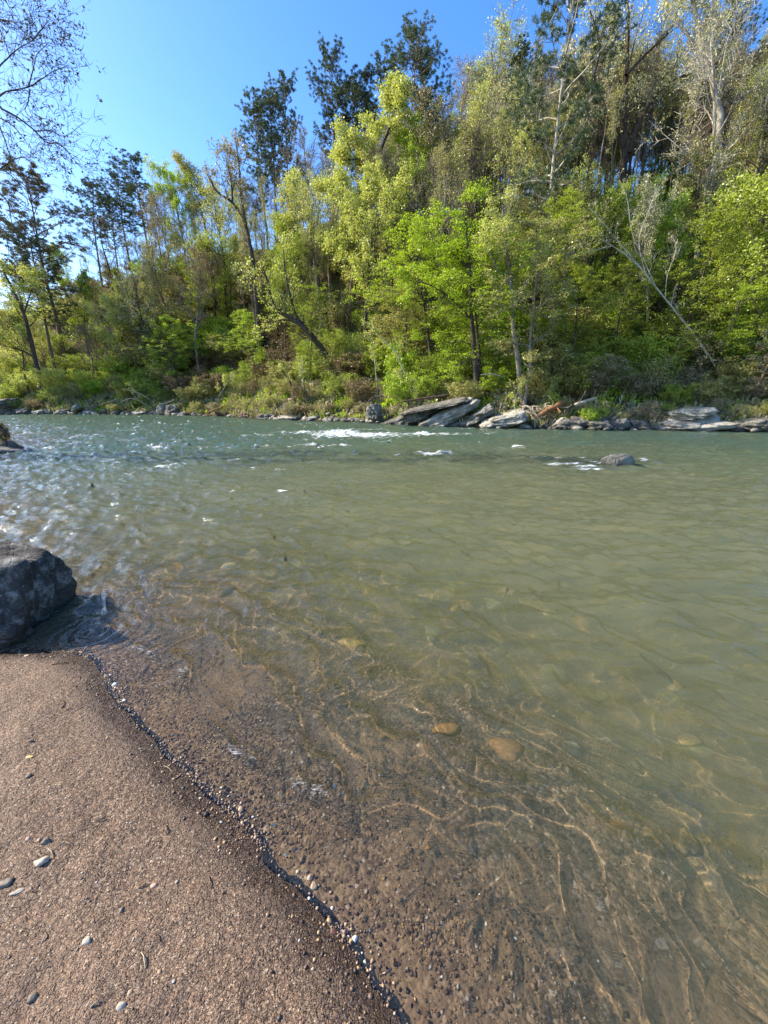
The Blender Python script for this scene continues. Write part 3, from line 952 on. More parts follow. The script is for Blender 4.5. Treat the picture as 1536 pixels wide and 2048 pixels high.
# leafing and budding trees, one by one
for i, (kind, px, s, top, lf, bk, wd, ln) in enumerate([
        ('crown', 855, 13, 150, 'lime', 'dark', .8, 0), ('crown', 735, 8, 330, 'yellow', 'dark', .95, -.1),
        ('layer', 952, 2.6, 425, 'lime', 'dark', 1.15, -.04), ('layer', 1046, 2.0, 400, 'olive', 'grey', .9, -.08), ('layer', 860, 5, 420, 'lime', 'dark', 1.1, 0),
        ('layer', 1010, 7, 380, 'green', 'dark', 1.0, 0), ('layer', 800, 4.5, 520, 'olive', 'dark', 1.0, 0),
        ('crown', 372, 20, 290, 'lime', 'dark', .75, 0), ('tall', 425, 21, 290, 'olive', 'grey', 1.3, 0), ('bud', 340, 16, 385, 'tan', 'grey', 1.1, 0),
        ('bare', 240, 14, 430, 'tan', 'dark', 1.3, -.05), ('bud', 300, 6, 520, 'cream', 'dark', 1.1, -.15),
        ('bare', 630, 17, 250, 'tan', 'grey', 1.1, 0), ('tall', 600, 12, 300, 'yellow', 'grey', 1.0, 0), ('bud', 640, 9, 330, 'yellow', 'grey', .9, 0),
        ('bare', 930, 20, 55, 'tan', 'grey', 1.0, 0), ('bud', 915, 14, 150, 'tan', 'dark', 1.1, 0), ('bud', 968, 19, -30, 'yellow', 'grey', .9, 0),
        ('bud', 1000, 15, 150, 'cream', 'grey', .9, 0), 
        ('bare', 1390, 10, -80, 'cream', 'pale', 1.1, 0), ('bud', 1284, 6.5, 320, 'cream', 'grey', .6, 0),
        ('crown', 1440, 6, 290, 'green', 'grey', 1.1, 0), ('layer', 1370, 5, 400, 'green', 'dark', 1.0, 0), ('crown', 1525, 4, 200, 'green', 'dark', 1.0, 0),
        ('bud', 1480, 12, 80, 'olive', 'grey', 1.1, 0), ('bud', 1390, 10, 240, 'olive', 'dark', 1.0, 0), ('layer', 1500, 2.4, 480, 'lime', 'dark', 1.0, 0),
        ('bud', 60, 3.0, 600, 'olive', 'dark', 1.1, -.1), ('bud', 95, 5.0, 620, 'yellow', 'grey', .9, 0),
        ('tall', 180, 9, 520, 'green', 'dark', .9, 0), ('tall', 140, 14, 470, 'lime', 'dark', .9, 0), ('crown', 215, 6, 560, 'yellow', 'grey', .8, 0),
        ('crown', 430, 9, 430, 'green', 'dark', .9, 0), ('bud', 400, 6, 470, 'brown', 'grey', 1.0, 0), ('bud', 455, 12, 360, 'yellow', 'dark', 1.0, 0),
        ('layer', 350, 3.5, 620, 'lime', 'dark', 1.0, 0), ('layer', 515, 4, 610, 'lime', 'dark', .9, 0), ('crown', 575, 8, 470, 'green', 'dark', .9, 0),
        ('layer', 620, 5, 560, 'green', 'dark', .9, 0), ('bud', 520, 9, 430, 'olive', 'grey', .9, 0), ('bud', 700, 12, 330, 'tan', 'grey', 1.0, 0),
        ('bud', 1110, 8, 330, 'olive', 'dark', 1.0, 0), ('layer', 1120, 4, 520, 'green', 'dark', .9, 0), ('layer', 1210, 5, 480, 'green', 'dark', .9, 0),
        ('crown', 1240, 9, 360, 'green', 'dark', .9, 0), ('bud', 1165, 9, 310, 'yellow', 'dark', .9, 0), ('bud', 1060, 12, 210, 'olive', 'dark', .9, 0),
        ('bud', 880, 9, 300, 'olive', 'grey', .9, 0), ('crown', 1330, 8, 330, 'lime', 'dark', .9, 0), ('bud', 190, 4, 640, 'brown', 'grey', 1.0, 0)]):
    nm_ = {'crown': 'broadleaf_tree', 'tall': 'broadleaf_tree', 'layer': 'broadleaf_tree', 'bud': 'budding_tree', 'bare': 'bare_tree'}[kind]
    T(kind, i % 4, px, s, top, lf, bk, nm_, wd, ln, meta=kind + '/' + lf)

# the wood behind: poles and budding trees on the slope up to the ridge
rg = random.Random(4)
def skyline(px):
    return float(np.interp(px, [0, 60, 150, 260, 350, 450, 500, 600, 700, 800, 900, 1000, 1536], [600, 470, 470, 420, 360, 330, 300, 280, 210, 170, 150, 60, 0]))
n_f = 0
for row_s, step in ((31, 17), (28.5, 15), (26, 18), (22, 24), (18, 30), (14.5, 40), (11, 54)):
    px = -20
    while px < 1560:
        px += step * rg.uniform(.6, 1.4)
        sl = skyline(px)
        if row_s > 28 and px < 780: continue
        if 1110 < px < 1390 and row_s < 16: continue
        if px < 500 and row_s > 15 and rg.random() < .5: px -= step * .5
        k = rg.choice(['pole', 'pole', 'bare', 'bare', 'pole', 'bud', 'pole'] if 15 < row_s < 28 else ['bud', 'bare', 'bud', 'tall'] if row_s > 15 else (['pole', 'bare', 'bud', 'pole', 'bare'] if px > 820 else ['bud', 'tall', 'bare', 'bud']))
        lf = {'pole': rg.choice(['olive', 'tan', 'olive']), 'bud': rg.choice(['tan', 'olive', 'yellow']), 'bare': 'tan', 'tall': rg.choice(['olive', 'green', 'yellow']), 'crown': rg.choice(['green', 'olive'])}[k]
        top = sl + rg.uniform(0, 90) + (26 - row_s) * 6 + (110 if row_s > 28 else 0)
        T(k, rg.randrange(4), px, row_s + rg.uniform(-2, 2), top, lf, rg.choice(['dark', 'grey', 'grey', 'pine']),
          {'pole': 'slender_tree', 'bud': 'budding_tree', 'bare': 'bare_tree', 'tall': 'broadleaf_tree', 'crown': 'broadleaf_tree'}[k], rg.uniform(.8, 1.1), meta='fill/' + k)

# understorey
rg = random.Random(9)
def zone_leaf(px, s):
    r_ = rg.random()
    if s < 4.4 and px > 1060: return rg.choice(['tan', 'olive', 'tan', 'olive', 'lime', 'green'])
    if s < 2.2: return rg.choice(['brown', 'olive', 'brown', 'tan', 'olive', 'green'])
    if px < 130: return rg.choice(['yellow', 'olive', 'green'])
    if px < 480: return rg.choice(['green', 'olive', 'lime', 'green', 'brown'])
    if px < 740: return rg.choice(['green', 'olive', 'lime', 'olive', 'brown'])
    if px < 1080: return rg.choice(['lime', 'green', 'olive', 'lime'])
    return rg.choice(['green', 'lime', 'olive', 'green', 'dark'])
for row_s, step, hh in ((1.2, 30, 1.3), (2.8, 34, 1.9), (4.6, 36, 2.5), (7.0, 44, 3.0), (10.5, 46, 3.2), (14.5, 52, 3.2), (19, 46, 2.4), (23.5, 46, 2.2)):
    px = -30
    while px < 1570:
        px += step * rg.uniform(.6, 1.4)
        if row_s < 4 and 740 < px < 1070 and (row_s < 2 or rg.random() < .5): continue
        if row_s > 16 and 860 < px < 1400 and rg.random() < .25: continue
        s = row_s + rg.uniform(-.5, .5) * (1 + row_s * .1)
        T('shrub', rg.randrange(6), px, s, 0, zone_leaf(px, s), rg.choice(['dark', 'grey', 'twig']), 'shrub', rg.uniform(.9, 1.35), meta='shrub', height=hh * rg.uniform(.7, 1.3) * (.7 if row_s < 2 else 1))

for i in range(16):
    px = 235 + i * 18 + rg.uniform(-8, 8); s = rg.uniform(4, 12)
    T('shrub', rg.choice([0, 1, 4]), px, s, 0, rg.choice(['green', 'lime', 'olive', 'green']), 'grey', 'shrub', rg.uniform(1, 1.4), meta='shrub', height=rg.uniform(2.4, 3.8))
# ------------------------------------------------------------------ trees with limbs of their own
def spl(pts, n):
    """a smooth line through the points"""
    P_ = [Vector(p) for p in pts]
    P_ = [P_[0] * 2 - P_[1]] + P_ + [P_[-1] * 2 - P_[-2]]
    out = []
    for i in range(n + 1):
        t = i / n * (len(P_) - 3); k = min(int(t), len(P_) - 4); t -= k
        a, b, c, d = P_[k:k + 4]
        out.append(0.5 * ((2 * b) + (c - a) * t + (2 * a - 5 * b + 4 * c - d) * t * t + (3 * b - a - 3 * c + d) * t ** 3))
    return out

def limb_tree(name, label, cat, polys, Y, radii, leaf, bark, nleaf, lsize, jit=.14, nb=9, bl=1.5, ang=.9, l2=6, l3=5, flat=0.1, seed=1, dy=None, lo=.3, group=None, foot=True, up=(.12, .09, .05), twig_r=.011):
    """a tree whose main limbs run where the photograph shows them, at their own distance"""
    rg_ = random.Random(seed); rs_ = np.random.RandomState(seed)
    dy = dy or [0] * len(polys)
    if foot:                                   # stand it where its foot is seen to meet the ground
        for q_ in range(160, 620):
            g_ = at_y(polys[0][0][0], polys[0][0][1], q_ * .1)
            if float(a_s(g_.x, g_.y)[1]) > .3 and float(h_far(g_.x, g_.y)) >= g_.z:
                if abs(q_ * .1 - Y) < 7: Y = q_ * .1
                break
    first = at_y(polys[0][0][0], polys[0][0][1], Y)
    base = Vector((first.x, first.y, float(h_far(first.x, first.y)) if foot else first.z))
    L_, S_, A_ = [], [], []
    for k, (pl, r_) in enumerate(zip(polys, radii)):
        pts = []
        for i, (a, b) in enumerate(pl):
            f = i / max(1, len(pl) - 1)
            pts.append(at_y(a, b, Y + dy[k] * f) - base)
        if k == 0 and foot: pts = [Vector((pts[0].x + .05, 0, -.3))] + ([Vector(pts[0])] if pts[0].z > .25 else []) + pts[1:]
        n = 14
        ln = spl(pts, n)
        rr = [r_[0] + (r_[1] - r_[0]) * i / n for i in range(n + 1)]
        l, s2, an = grow(rg_, ln, rr, lo if k == 0 else .22, nb, bl, ang, l2, l3, up, .15, .7, .75, twig_r)
        L_ += l; S_ += s2; A_ += an
    t = empty(name, base)
    wv, wf = tubes(L_, S_)
    link('trunk', mesh_np('trunk', wv, wf, [BARK[bark]], True), t)
    if nleaf:
        vs, fs, tint = leaves(rs_, A_, nleaf, lsize, jit, flat)
        link('crown', mesh_np('crown', vs, fs, [LEAF[leaf]], False, {'tint': tint}), t)
    tag(t, label, cat, group)
    return t

LT = limb_tree
LT('broadleaf_tree', 'tallest yellow-green tree with crooked dark limbs, halfway up the middle of the slope', 'tree',
   [[(782, 600), (780, 540), (782, 470), (776, 400), (752, 345), (738, 290), (750, 230)], [(780, 468), (745, 450), (712, 430), (685, 400), (650, 380)],
    [(776, 402), (806, 395), (838, 372), (850, 330)], [(752, 345), (722, 320), (690, 320)], [(762, 300), (785, 240), (800, 190)], [(775, 520), (735, 520), (700, 500), (665, 495)]],
   37, [(.26, .10), (.15, .04), (.13, .04), (.11, .04), (.12, .03), (.11, .03)], 'yellow', 'dark', 34000, .105, .22, 8, 2.4, .95, 7, 5, .15, 11, [0, -1.5, 1, 1.5, 0, -2])
LT('leaning_tree', 'nearly bare black trunk leaning hard to the left over the lower bank', 'tree',
   [[(678, 752), (655, 715), (630, 680), (605, 652), (578, 634), (556, 622), (543, 600), (536, 565), (520, 520)], [(612, 660), (592, 630), (580, 590), (570, 540), (566, 480)],
    [(590, 642), (560, 640), (535, 652), (522, 668)], [(556, 622), (530, 600), (510, 570), (500, 540)]],
   33, [(.30, .05), (.17, .03), (.08, .02), (.09, .02)], 'yellow', 'dark', 2600, .085, .12, 8, 1.5, .8, 6, 5, .1, 12, [0, .5, -.6, .6])
LT('sycamore_tree', 'white-barked leafless tree leaning left across the green slope at the right', 'tree',
   [[(1462, 772), (1420, 716), (1382, 662), (1345, 615), (1312, 575), (1280, 535), (1245, 505), (1205, 480)], [(1284, 538), (1240, 487), (1205, 445), (1178, 415)],
    [(1312, 575), (1288, 520), (1264, 465), (1255, 400), (1240, 360)], [(1290, 545), (1278, 480), (1296, 425), (1312, 380)], [(1330, 598), (1335, 550), (1352, 500), (1345, 470)],
    [(1225, 492), (1190, 500), (1160, 508)]],
   21.5, [(.060, .020), (.026, .008), (.027, .008), (.022, .007), (.016, .006), (.014, .006)], 'cream', 'pale', 260, .05, .07, 6, 1.2, .7, 5, 4, 0, 13, [0, .3, -.4, .6, .8, -.5], up=(.14, .08, .03), twig_r=.006)
LT('forked_tree', 'big dark tree forking low into three limbs high on the right slope', 'tree',
   [[(1240, 430), (1244, 360), (1248, 300), (1225, 245), (1195, 200), (1165, 160), (1140, 110)], [(1248, 305), (1250, 220), (1254, 120), (1256, 20), (1240, -60)],
    [(1256, 305), (1285, 232), (1330, 172), (1395, 142)], [(1252, 150), (1290, 110), (1340, 60), (1370, -10)], [(1200, 205), (1190, 150), (1200, 90), (1180, 20)]],
   36, [(.34, .08), (.22, .06), (.18, .05), (.12, .04), (.12, .04)], 'cream', 'dark', 9000, .085, .2, 9, 2.6, .8, 8, 6, .1, 14, [0, 1, -1.5, 1, -1], up=(.14, .09, .05))
LT('forked_tree', 'slim dark tree forked at mid height beside the cluster of pines', 'tree',
   [[(508, 545), (500, 490), (488, 440), (462, 402), (435, 385), (415, 350)], [(492, 452), (482, 390), (478, 330), (470, 275)], [(465, 405), (462, 360), (450, 310)]],
   43, [(.22, .06), (.13, .04), (.09, .03)], 'tan', 'dark', 2200, .11, .15, 8, 2.0, .75, 7, 6, 0, 15, [0, .8, -.8])
LT('broadleaf_tree', 'bright yellow-green tree with dark trunk leaning left at the far left edge', 'tree',
   [[(88, 786), (74, 735), (60, 672), (45, 620), (22, 572), (5, 540)], [(70, 715), (40, 700), (5, 690), (-30, 680)], [(60, 672), (30, 650), (0, 648)], [(48, 628), (60, 590), (70, 560)]],
   41, [(.24, .08), (.10, .03), (.09, .03), (.08, .03)], 'yellow', 'dark', 11000, .095, .18, 7, 2.0, .9, 6, 5, .1, 16, [0, -1, .5, .5])
LT('bare_tree', 'white tall forked tree leafless against the sky in the top right corner', 'tree',
   [[(1440, 260), (1432, 200), (1420, 140), (1400, 70), (1385, 0), (1375, -60)], [(1432, 190), (1405, 120), (1370, 60), (1345, 20)], [(1420, 130), (1430, 60), (1425, -20)]],
   34, [(.24, .08), (.12, .04), (.12, .04)], 'cream', 'pale', 2500, .10, .15, 8, 2.4, .7, 7, 6, 0, 17, [0, .5, -.5], foot=True)

LT('broadleaf_tree', 'dark straight trunk with lime layered crown standing on the tilted slabs', 'tree',
   [[(955, 800), (951, 740), (947, 680), (942, 620), (940, 540), (932, 460), (930, 410)], [(944, 640), (905, 600), (860, 570), (815, 560)], [(942, 600), (985, 560), (1020, 545)], [(940, 540), (900, 500), (870, 450)]],
   26, [(.17, .05), (.06, .02), (.06, .02), (.06, .02)], 'lime', 'dark', 15000, .062, .14, 8, 1.9, 1.2, 7, 5, .6, 18, [0, -.8, .6, .5], lo=.5, up=(.02, .02, .0))
LT('broadleaf_tree', 'crooked grey trunk with thin olive crown rising from the root tangle', 'tree',
   [[(1048, 815), (1040, 770), (1036, 720), (1026, 660), (1024, 600), (1016, 530), (1010, 460), (1005, 410)], [(1024, 600), (1055, 560), (1075, 500)], [(1020, 570), (990, 530), (975, 480)]],
   24, [(.15, .05), (.05, .02), (.05, .02)], 'yellow', 'grey', 9000, .055, .13, 8, 1.5, 1.0, 7, 5, .3, 19, [0, .6, -.5], lo=.5)
# slim pale saplings along the water
for i, (pl, lab) in enumerate([
        ([(836, 798), (812, 752), (790, 705), (762, 672), (726, 640)], 'thin white sapling bending left in front of the tilted slabs'),
        ([(830, 796), (806, 768), (795, 745)], 'short white twig stem growing beside the thin white sapling'),
        ([(612, 806), (606, 760), (600, 716)], 'short pale sapling between the black leaning trunk and the water'),
        ([(756, 796), (752, 750), (748, 706), (740, 660)], 'grey sapling at the bank left of the tilted slabs'),
        ([(1520, 766), (1524, 716), (1534, 660)], 'pale crooked sapling at the right edge of the bank'),
        ([(1440, 668), (1450, 600), (1462, 548), (1480, 500)], 'white slender stem on the green slope beside the white leaning tree'),
        ([(1330, 668), (1270, 640), (1240, 612), (1228, 600)], 'long white arched stem reaching left under the white leaning tree'),
        ([(1268, 690), (1264, 630), (1262, 570), (1250, 530)], 'dark thin trunk standing right of the orange log'),
        ([(1112, 690), (1112, 640), (1106, 590), (1090, 560)], 'crooked thin trunk behind the orange log'),
        ([(590, 812), (582, 770), (560, 735)], 'brown stump-like stem above the flat pale rock'),
        ([(300, 812), (276, 790), (262, 772)], 'pale stem leaning left above the left bank rocks'),
        ([(420, 815), (446, 780), (470, 742)], 'pale stem leaning right above the red bank'),
        ([(698, 668), (692, 620), (690, 590)], 'short reddish trunk left of the big yellow-green tree'),
        ([(1030, 830), (1030, 800), (1046, 760)], 'pale thin stem rising from the root tangle')]):
    base_s = {0: 2.5, 4: 2.0, 5: 5, 6: 2.6, 7: 3.2, 8: 3.2, 12: 6}.get(i, 1.6)
    Yb = stand(pl[0][0], base_s).y
    th = (.055, .035, .08, .045, .05, .06, .035, .07, .06, .14, .05, .05, .13, .03)[i]
    LT('sapling', lab, 'sapling', [pl], Yb, [(th, th * .3)], 'olive' if i in (7, 8) else 'yellow', 'dark' if i in (7, 8) else ('twig' if i in (9, 12) else 'pale'), 500, .06, .08, 6, .7, .8, 4, 3, .1, 60 + i, None, .35, up=(.1, .05, .03))

# budding tree on the near bank whose branches reach into the frame from the left
def near_tree():
    Y0 = 14.0
    base = Vector((-25.0, 13.0, 0.6))
    tr = spl([(0, 0, -.3), (0, .15, 4), (.4, .4, 7), (.9, .7, 11), (1.2, 1.0, 15)], 16)
    L_, S_, A_ = [(tr, [.13 * (1 - i / 20) for i in range(17)])], [8], []
    rg_ = random.Random(5); rs_ = np.random.RandomState(5)
    br = [[(-60, 175), (0, 130), (34, 99), (66, 80), (80, 60)], [(-70, 20), (0, 39), (26, 44), (52, 68), (88, 93)], [(-60, 215), (0, 190), (15, 182), (57, 174), (86, 156), (107, 142), (138, 130)],
          [(-60, 180), (0, 216), (34, 234), (68, 260), (94, 286), (118, 286), (140, 310), (160, 332), (188, 354)], [(-60, 210), (0, 236), (26, 252), (47, 276), (60, 294), (78, 304)],
          [(-50, 190), (0, 258), (16, 300), (29, 333), (38, 354)], [(-60, 320), (0, 338), (23, 352), (44, 372), (68, 396), (104, 408)], [(-40, 372), (0, 388), (16, 406), (21, 432), (26, 462), (30, 500)],
          [(68, 262), (100, 262), (130, 272), (168, 245)], [(57, 174), (66, 140), (74, 110), (96, 86)], [(66, 80), (90, 50), (96, 40)], [(60, 178), (56, 205), (52, 225), (96, 258)],
          [(-60, -30), (0, -10), (20, 15), (34, 8)], [(0, 338), (30, 318), (66, 314), (84, 322)], [(-50, 470), (0, 460), (14, 480), (20, 540)], [(0, 60), (12, 90), (24, 120), (34, 70)]]
    for k, pl in enumerate(br):
        Yk = Y0 + rg_.uniform(-1.4, 1.4) if k < 8 else None
        pts = [at_y(a, b, (Yk or Y0 + rg_.uniform(-.3, .3)) - .9 * i / len(pl)) - base for i, (a, b) in enumerate(pl)]
        if pl[0][0] < -20:
            q, _ = along(tr, min(.85, max(.35, (pts[0].z - 1.5) / 15)))
            pts = [q, q.lerp(pts[0], .35) + Vector((-.5, 0, .7)), q.lerp(pts[0], .7) + Vector((-.3, 0, .5))] + pts
            r0 = .040
        else: r0 = .012
        ln = spl(pts, 24)
        rr = [r0 * (1 - i / 24) ** 1.4 + .006 for i in range(25)]
        l, s2, an = grow(rg_, ln, rr, .48 if pl[0][0] < -20 else .1, 11, 1.45, .8, 4, 3, (.03, .03, .02), .2, .8, .8, .0075)
        for (p_, r_) in l[1:]: r_[:] = [min(x_, .012) for x_ in r_]
        L_ += l; S_ += [5 if q_ > 5 else 3 for q_ in s2]; A_ += an
    t = empty('overhanging_tree', base)
    wv, wf = tubes(L_, S_)
    link('trunk', mesh_np('trunk', wv, wf, [BARK['dark']], True), t)
    vs, fs, tint = leaves(rs_, A_, 900, .050, .03, 0)
    link('crown', mesh_np('crown', vs, fs, [LEAF['bud']], False, {'tint': tint}), t)
    tag(t, 'thin twigs with small buds hanging against the blue sky at the upper left', 'tree')
near_tree()

# ================================================================== rocks of the far bank
def bank_rock(seed, x0, x1, y0, y1, mat, label, depth=1.0, tilt=0.0, sub=4, rough=.10, planes=14, sharp=12., grp=None, name='rock', s_in=0.35):
    """a rock whose outline spans x0..x1, y0..y1 of the photograph, standing at the waterline"""
    cx = (x0 + x1) / 2
    b = stand(cx, s_in + depth * .3)
    wdt = abs(at_y(x1, (y0 + y1) / 2, b.y).x - at_y(x0, (y0 + y1) / 2, b.y).x)
    zt = at_y(cx, y0, b.y).z; zb_ = at_y(cx, y1, b.y).z
    hh = zt - zb_
    ang_ = math.atan2(TD.y, TD.x)
    return rock(seed, (b.x, b.y, (zt + zb_) / 2 - .06 * hh), (wdt * 1.04 / max(.5, math.cos(tilt)), depth * 1.4, hh * 1.12 - abs(math.sin(tilt * 1.3)) * wdt * .42 if hh > .5 else hh), ROCK[mat],
                (.1, -tilt * 1.45, ang_ + .1), 5, name, label, grp, 'rock', rough, sharp, planes, hh > .35, 2.4 if hh > .35 else 0)
for i, q in enumerate([
        (736, 766, 806, 837, 'grey', 'upright grey rock standing just left of the tilted slabs', 1.0, .15),
        (762, 880, 812, 853, 'dark', 'large dark-faced slab at the left end of the tilted slabs', 1.6, .28),
        (806, 946, 799, 820, 'dark', 'long dark slab lying behind the tilted slabs under the tree', 1.6, .16),
        (822, 964, 804, 853, 'pale', 'longest pale slab tilting up to the right at the waterline', 1.3, .36),
        (934, 988, 812, 842, 'grey', 'small tilted block between the two biggest pale slabs', 1.0, .40),
        (944, 1052, 822, 857, 'pale', 'broad pale tilted slab left of the root tangle', 1.5, .20),
        (896, 952, 840, 857, 'grey', 'low wedge of rock in front of the longest pale slab', .8, .15),
        (1094, 1130, 836, 860, 'pale', 'small pale wedge rock below the orange log', .8, .3),
        (1118, 1178, 832, 861, 'dark', 'dark blocky rock at the waterline right of the orange log', 1.0, .1),
        (1176, 1218, 838, 861, 'dark', 'small dark broken rock left of the square grey block', .8, .1),
        (1214, 1256, 834, 862, 'grey', 'square grey block with a lit left face', 1.0, .1),
        (1248, 1298, 838, 862, 'dark', 'dark angular rock touching the square grey block', .9, -.1),
        (1288, 1440, 828, 864, 'pale', 'long flat pale ledge on the right side of the bank', 1.8, .08),
        (1340, 1420, 814, 836, 'pale', 'low pale rock lying on top of the long flat ledge', 1.2, .05),
        (1478, 1560, 832, 866, 'grey', 'rounded grey rock at the right edge of the picture', 1.4, .1),
        (1436, 1480, 848, 866, 'dark', 'small dark rock left of the rounded grey rock', .8, 0),
        (-30, 42, 797, 818, 'grey', 'grey rock outcrop at the far left end of the bank', 1.8, .1),
        (-10, 30, 812, 829, 'grey', 'low grey rock beneath the outcrop at far left', 1.2, .1),
        (28, 64, 816, 830, 'dark', 'dark low rock right of the outcrop at far left', 1.0, 0),
        (62, 94, 820, 830, 'pale', 'small flat pale rock on the left bank', .9, .1),
        (92, 112, 818, 830, 'grey', 'small grey rock beside the flat pale rock on the left bank', .8, 0),
        (145, 163, 808, 821, 'pale', 'bright white upright stone on the left bank', .6, .3),
        (120, 140, 819, 830, 'grey', 'small grey stone left of the bright white stone', .7, 0),
        (166, 190, 820, 830, 'pale', 'low pale stone right of the bright white stone', .7, 0),
        (258, 298, 821, 831, 'pale', 'flat pale rock at the waterline below the pale leaning stem', .9, .05),
        (318, 334, 806, 829, 'pale', 'upright pale rock left of a wide dark rock', .7, .1),
        (330, 368, 808, 830, 'dark', 'wide dark rock left of the red bank', 1.2, .1),
        (550, 608, 828, 845, 'pale', 'biggest smooth pale rock at the waterline left of centre', 1.3, .04),
        (604, 642, 832, 844, 'pale', 'low pale rock right of the biggest smooth pale rock', .9, .12),
        (520, 552, 826, 842, 'dark', 'dark low rock left of the biggest smooth pale rock', .9, .1),
        (655, 690, 834, 847, 'dark', 'low dark rock between the pale rock and the tilted slabs', .9, 0),
        (690, 734, 832, 847, 'grey', 'grey flat rock just left of the upright grey rock', .9, .1),
        (478, 505, 822, 838, 'red', 'reddish rock at the foot of the red bank', .8, .1)]):
    bank_rock(200 + i, *q[:4], q[4], q[5], q[6], q[7], planes=10, sharp=22, rough=.15)

rg = random.Random(33)
cob = [mesh_np('cobble', *rock_verts(400 + i, (1, .8, .6), 2, .1, 10), [ROCK['grey']], True) for i in range(6)]
for i in range(290):
    if i < 105: px = rg.uniform(400, 745)
    elif i < 185: px = rg.uniform(-10, 400)
    else: px = rg.uniform(745, 1540)
    s = rg.uniform(-.25, 1.5) * (1 if i % 3 else .4)
    b = stand(px, s)
    o = link('cobble', cob[i % 6], None, b + Vector((0, 0, .03)))
    k = rg.uniform(.16, .52) * (1.35 if px < 400 else 1) * (1.0 if rg.random() < .75 else 1.5)
    o.scale = (k, k * rg.uniform(.7, 1), k * rg.uniform(.6, 1.0)); o.rotation_euler = (rg.uniform(-.4, .4), rg.uniform(-.4, .4), rg.random() * 6)
    setmat(o, ROCK['red' if 410 < px < 520 and rg.random() < .6 else rg.choice(['pale', 'grey', 'pale', 'dark', 'grey'])])
    tag(o, 'small broken cobble lying among the rocks along the far waterline', 'cobble', 'cobbles along the far waterline')

# mid-river rock, sunken stone, near boulder, dark spit
c = at_z(1236, 934)
rock(31, (c.x, c.y + .1, .02), (.66, .55, .52), ROCK['grey'], (0, -.2, .2), 4, 'rock', 'lone dark rounded rock breaking the water in mid river', None, 'rock', .06, 8)
c = at_z(572, 992)
rock(32, (c.x, c.y + .05, -.07), (.55, .4, .26), ROCK['grey'], (0, .1, .2), 4, 'rock', 'small submerged stone with water breaking over it left of centre', None, 'rock', .06, 8)
rock(77, (-3.07, 2.65, .02), (1.38, .90, 1.06), ROCK['boulder'], (.03, .04, .12), 6, 'boulder', 'large dark boulder at the left edge where beach meets river', None, 'boulder', .12, 40, 13, True)
c = at_z(-30, 900)
rock(35, (c.x - .4, c.y + .2, .12), (2.4, 1.6, 1.0), ROCK['dark'], (0, .35, .1), 4, 'rock', 'black shadowed rock jutting in from the left edge across the shallows', None, 'rock', .16, 10)
c = at_z(30, 905)
rock(36, (c.x - .3, c.y, .02), (1.0, .7, .3), ROCK['dark'], (0, .2, .2), 3, 'rock', 'low black rock at the tip of the shadowed rock on the left', None, 'rock', .2, 10)
b = at_y(10, 880, 12.6)
l_, s2_, an_ = grow(random.Random(8), spl([(0, 0, -.2), (.05, 0, .1), (-.02, 0, .35)], 6), [.03] * 7, .2, 8, .22, .9, 3, 2, (.05, .05, .03), .25, .8, .8, .008)
wv, wf = tubes(l_, [4] * len(l_))
t = empty('dead_bush', b); link('stems', mesh_np('stems', wv, wf, [BARK['dark']], True), t)
vs, fs, tn = leaves(np.random.RandomState(3), an_, 260, .07, .05)
link('foliage', mesh_np('foliage', vs, fs, [LEAF['brown']], False, {'tint': tn}), t)
tag(t, 'small dark tuft of twigs on top of the shadowed rock at left', 'bush')

# driftwood
def stick(name, label, cat, pts, r0, r1, mat, group=None, seed=0, knots=0, sides=7, parent=None):
    rg_ = random.Random(seed)
    base = Vector(pts[0])
    ln = spl([Vector(p) - base for p in pts], 12)
    ln = [p + Vector((rg_.gauss(0, r0 * .25), rg_.gauss(0, r0 * .25), 0)) for p in ln]
    rr = [(r0 + (r1 - r0) * i / 12) * rg_.uniform(.88, 1.12) for i in range(13)]
    rr[0] *= .5; rr[-1] *= .5
    lines = [(ln, rr)]
    for k in range(knots):
        q, qd = along(ln, rg_.uniform(.2, .9))
        d = qd.cross(Vector((rg_.gauss(0, 1), rg_.gauss(0, 1), rg_.gauss(0, 1)))).normalized() + qd * .5
        lines.append(limb(rg_, q, d, r0 * rg_.uniform(4, 9), r0 * .3, 4, .05, .2))
    v, f = tubes(lines, [sides] + [5] * knots)
    o = link(name, mesh_np(name, v, f, [mat], True), parent, base)
    if label: tag(o, label, cat, group)
    return o
def bank_pts(*pp, s0=1.2, lift=.05):
    Yb = stand(pp[0][0], s0).y
    return [at_y(a, b, Yb - .25 * i) + Vector((0, 0, lift)) for i, (a, b) in enumerate(pp)]
stick('driftwood_log', 'thick orange-brown stripped log lying over the rocks', 'log', bank_pts((1130, 805), (1105, 818), (1076, 833)), .17, .13, BARK['log'], seed=1, knots=2)
stick('driftwood_log', 'bleached pale log lying right of the orange log', 'log', bank_pts((1190, 799), (1170, 805), (1150, 812)), .10, .08, BARK['drift'], seed=2, knots=1)
stick('driftwood_log', 'reddish branch sloping down the red bank to the water', 'log', bank_pts((452, 812), (432, 820), (410, 830), s0=.8), .10, .06, BARK['log'], seed=3, knots=1)
stick('driftwood_log', 'thin dark log lying along the top of the dark slab', 'log', bank_pts((900, 792), (850, 798), (800, 806), s0=2.2), .08, .05, BARK['twig'], seed=4)
stick('driftwood_log', 'arched black root bending over the upright grey rock', 'root', bank_pts((728, 822), (742, 800), (768, 793), s0=1.4), .07, .05, BARK['dark'], seed=5)
stick('driftwood_log', 'pale branch pointing left from the trunk above the slabs', 'branch', bank_pts((1008, 756), (985, 750), (960, 752), s0=2.6), .06, .03, BARK['drift'], seed=6, knots=1)
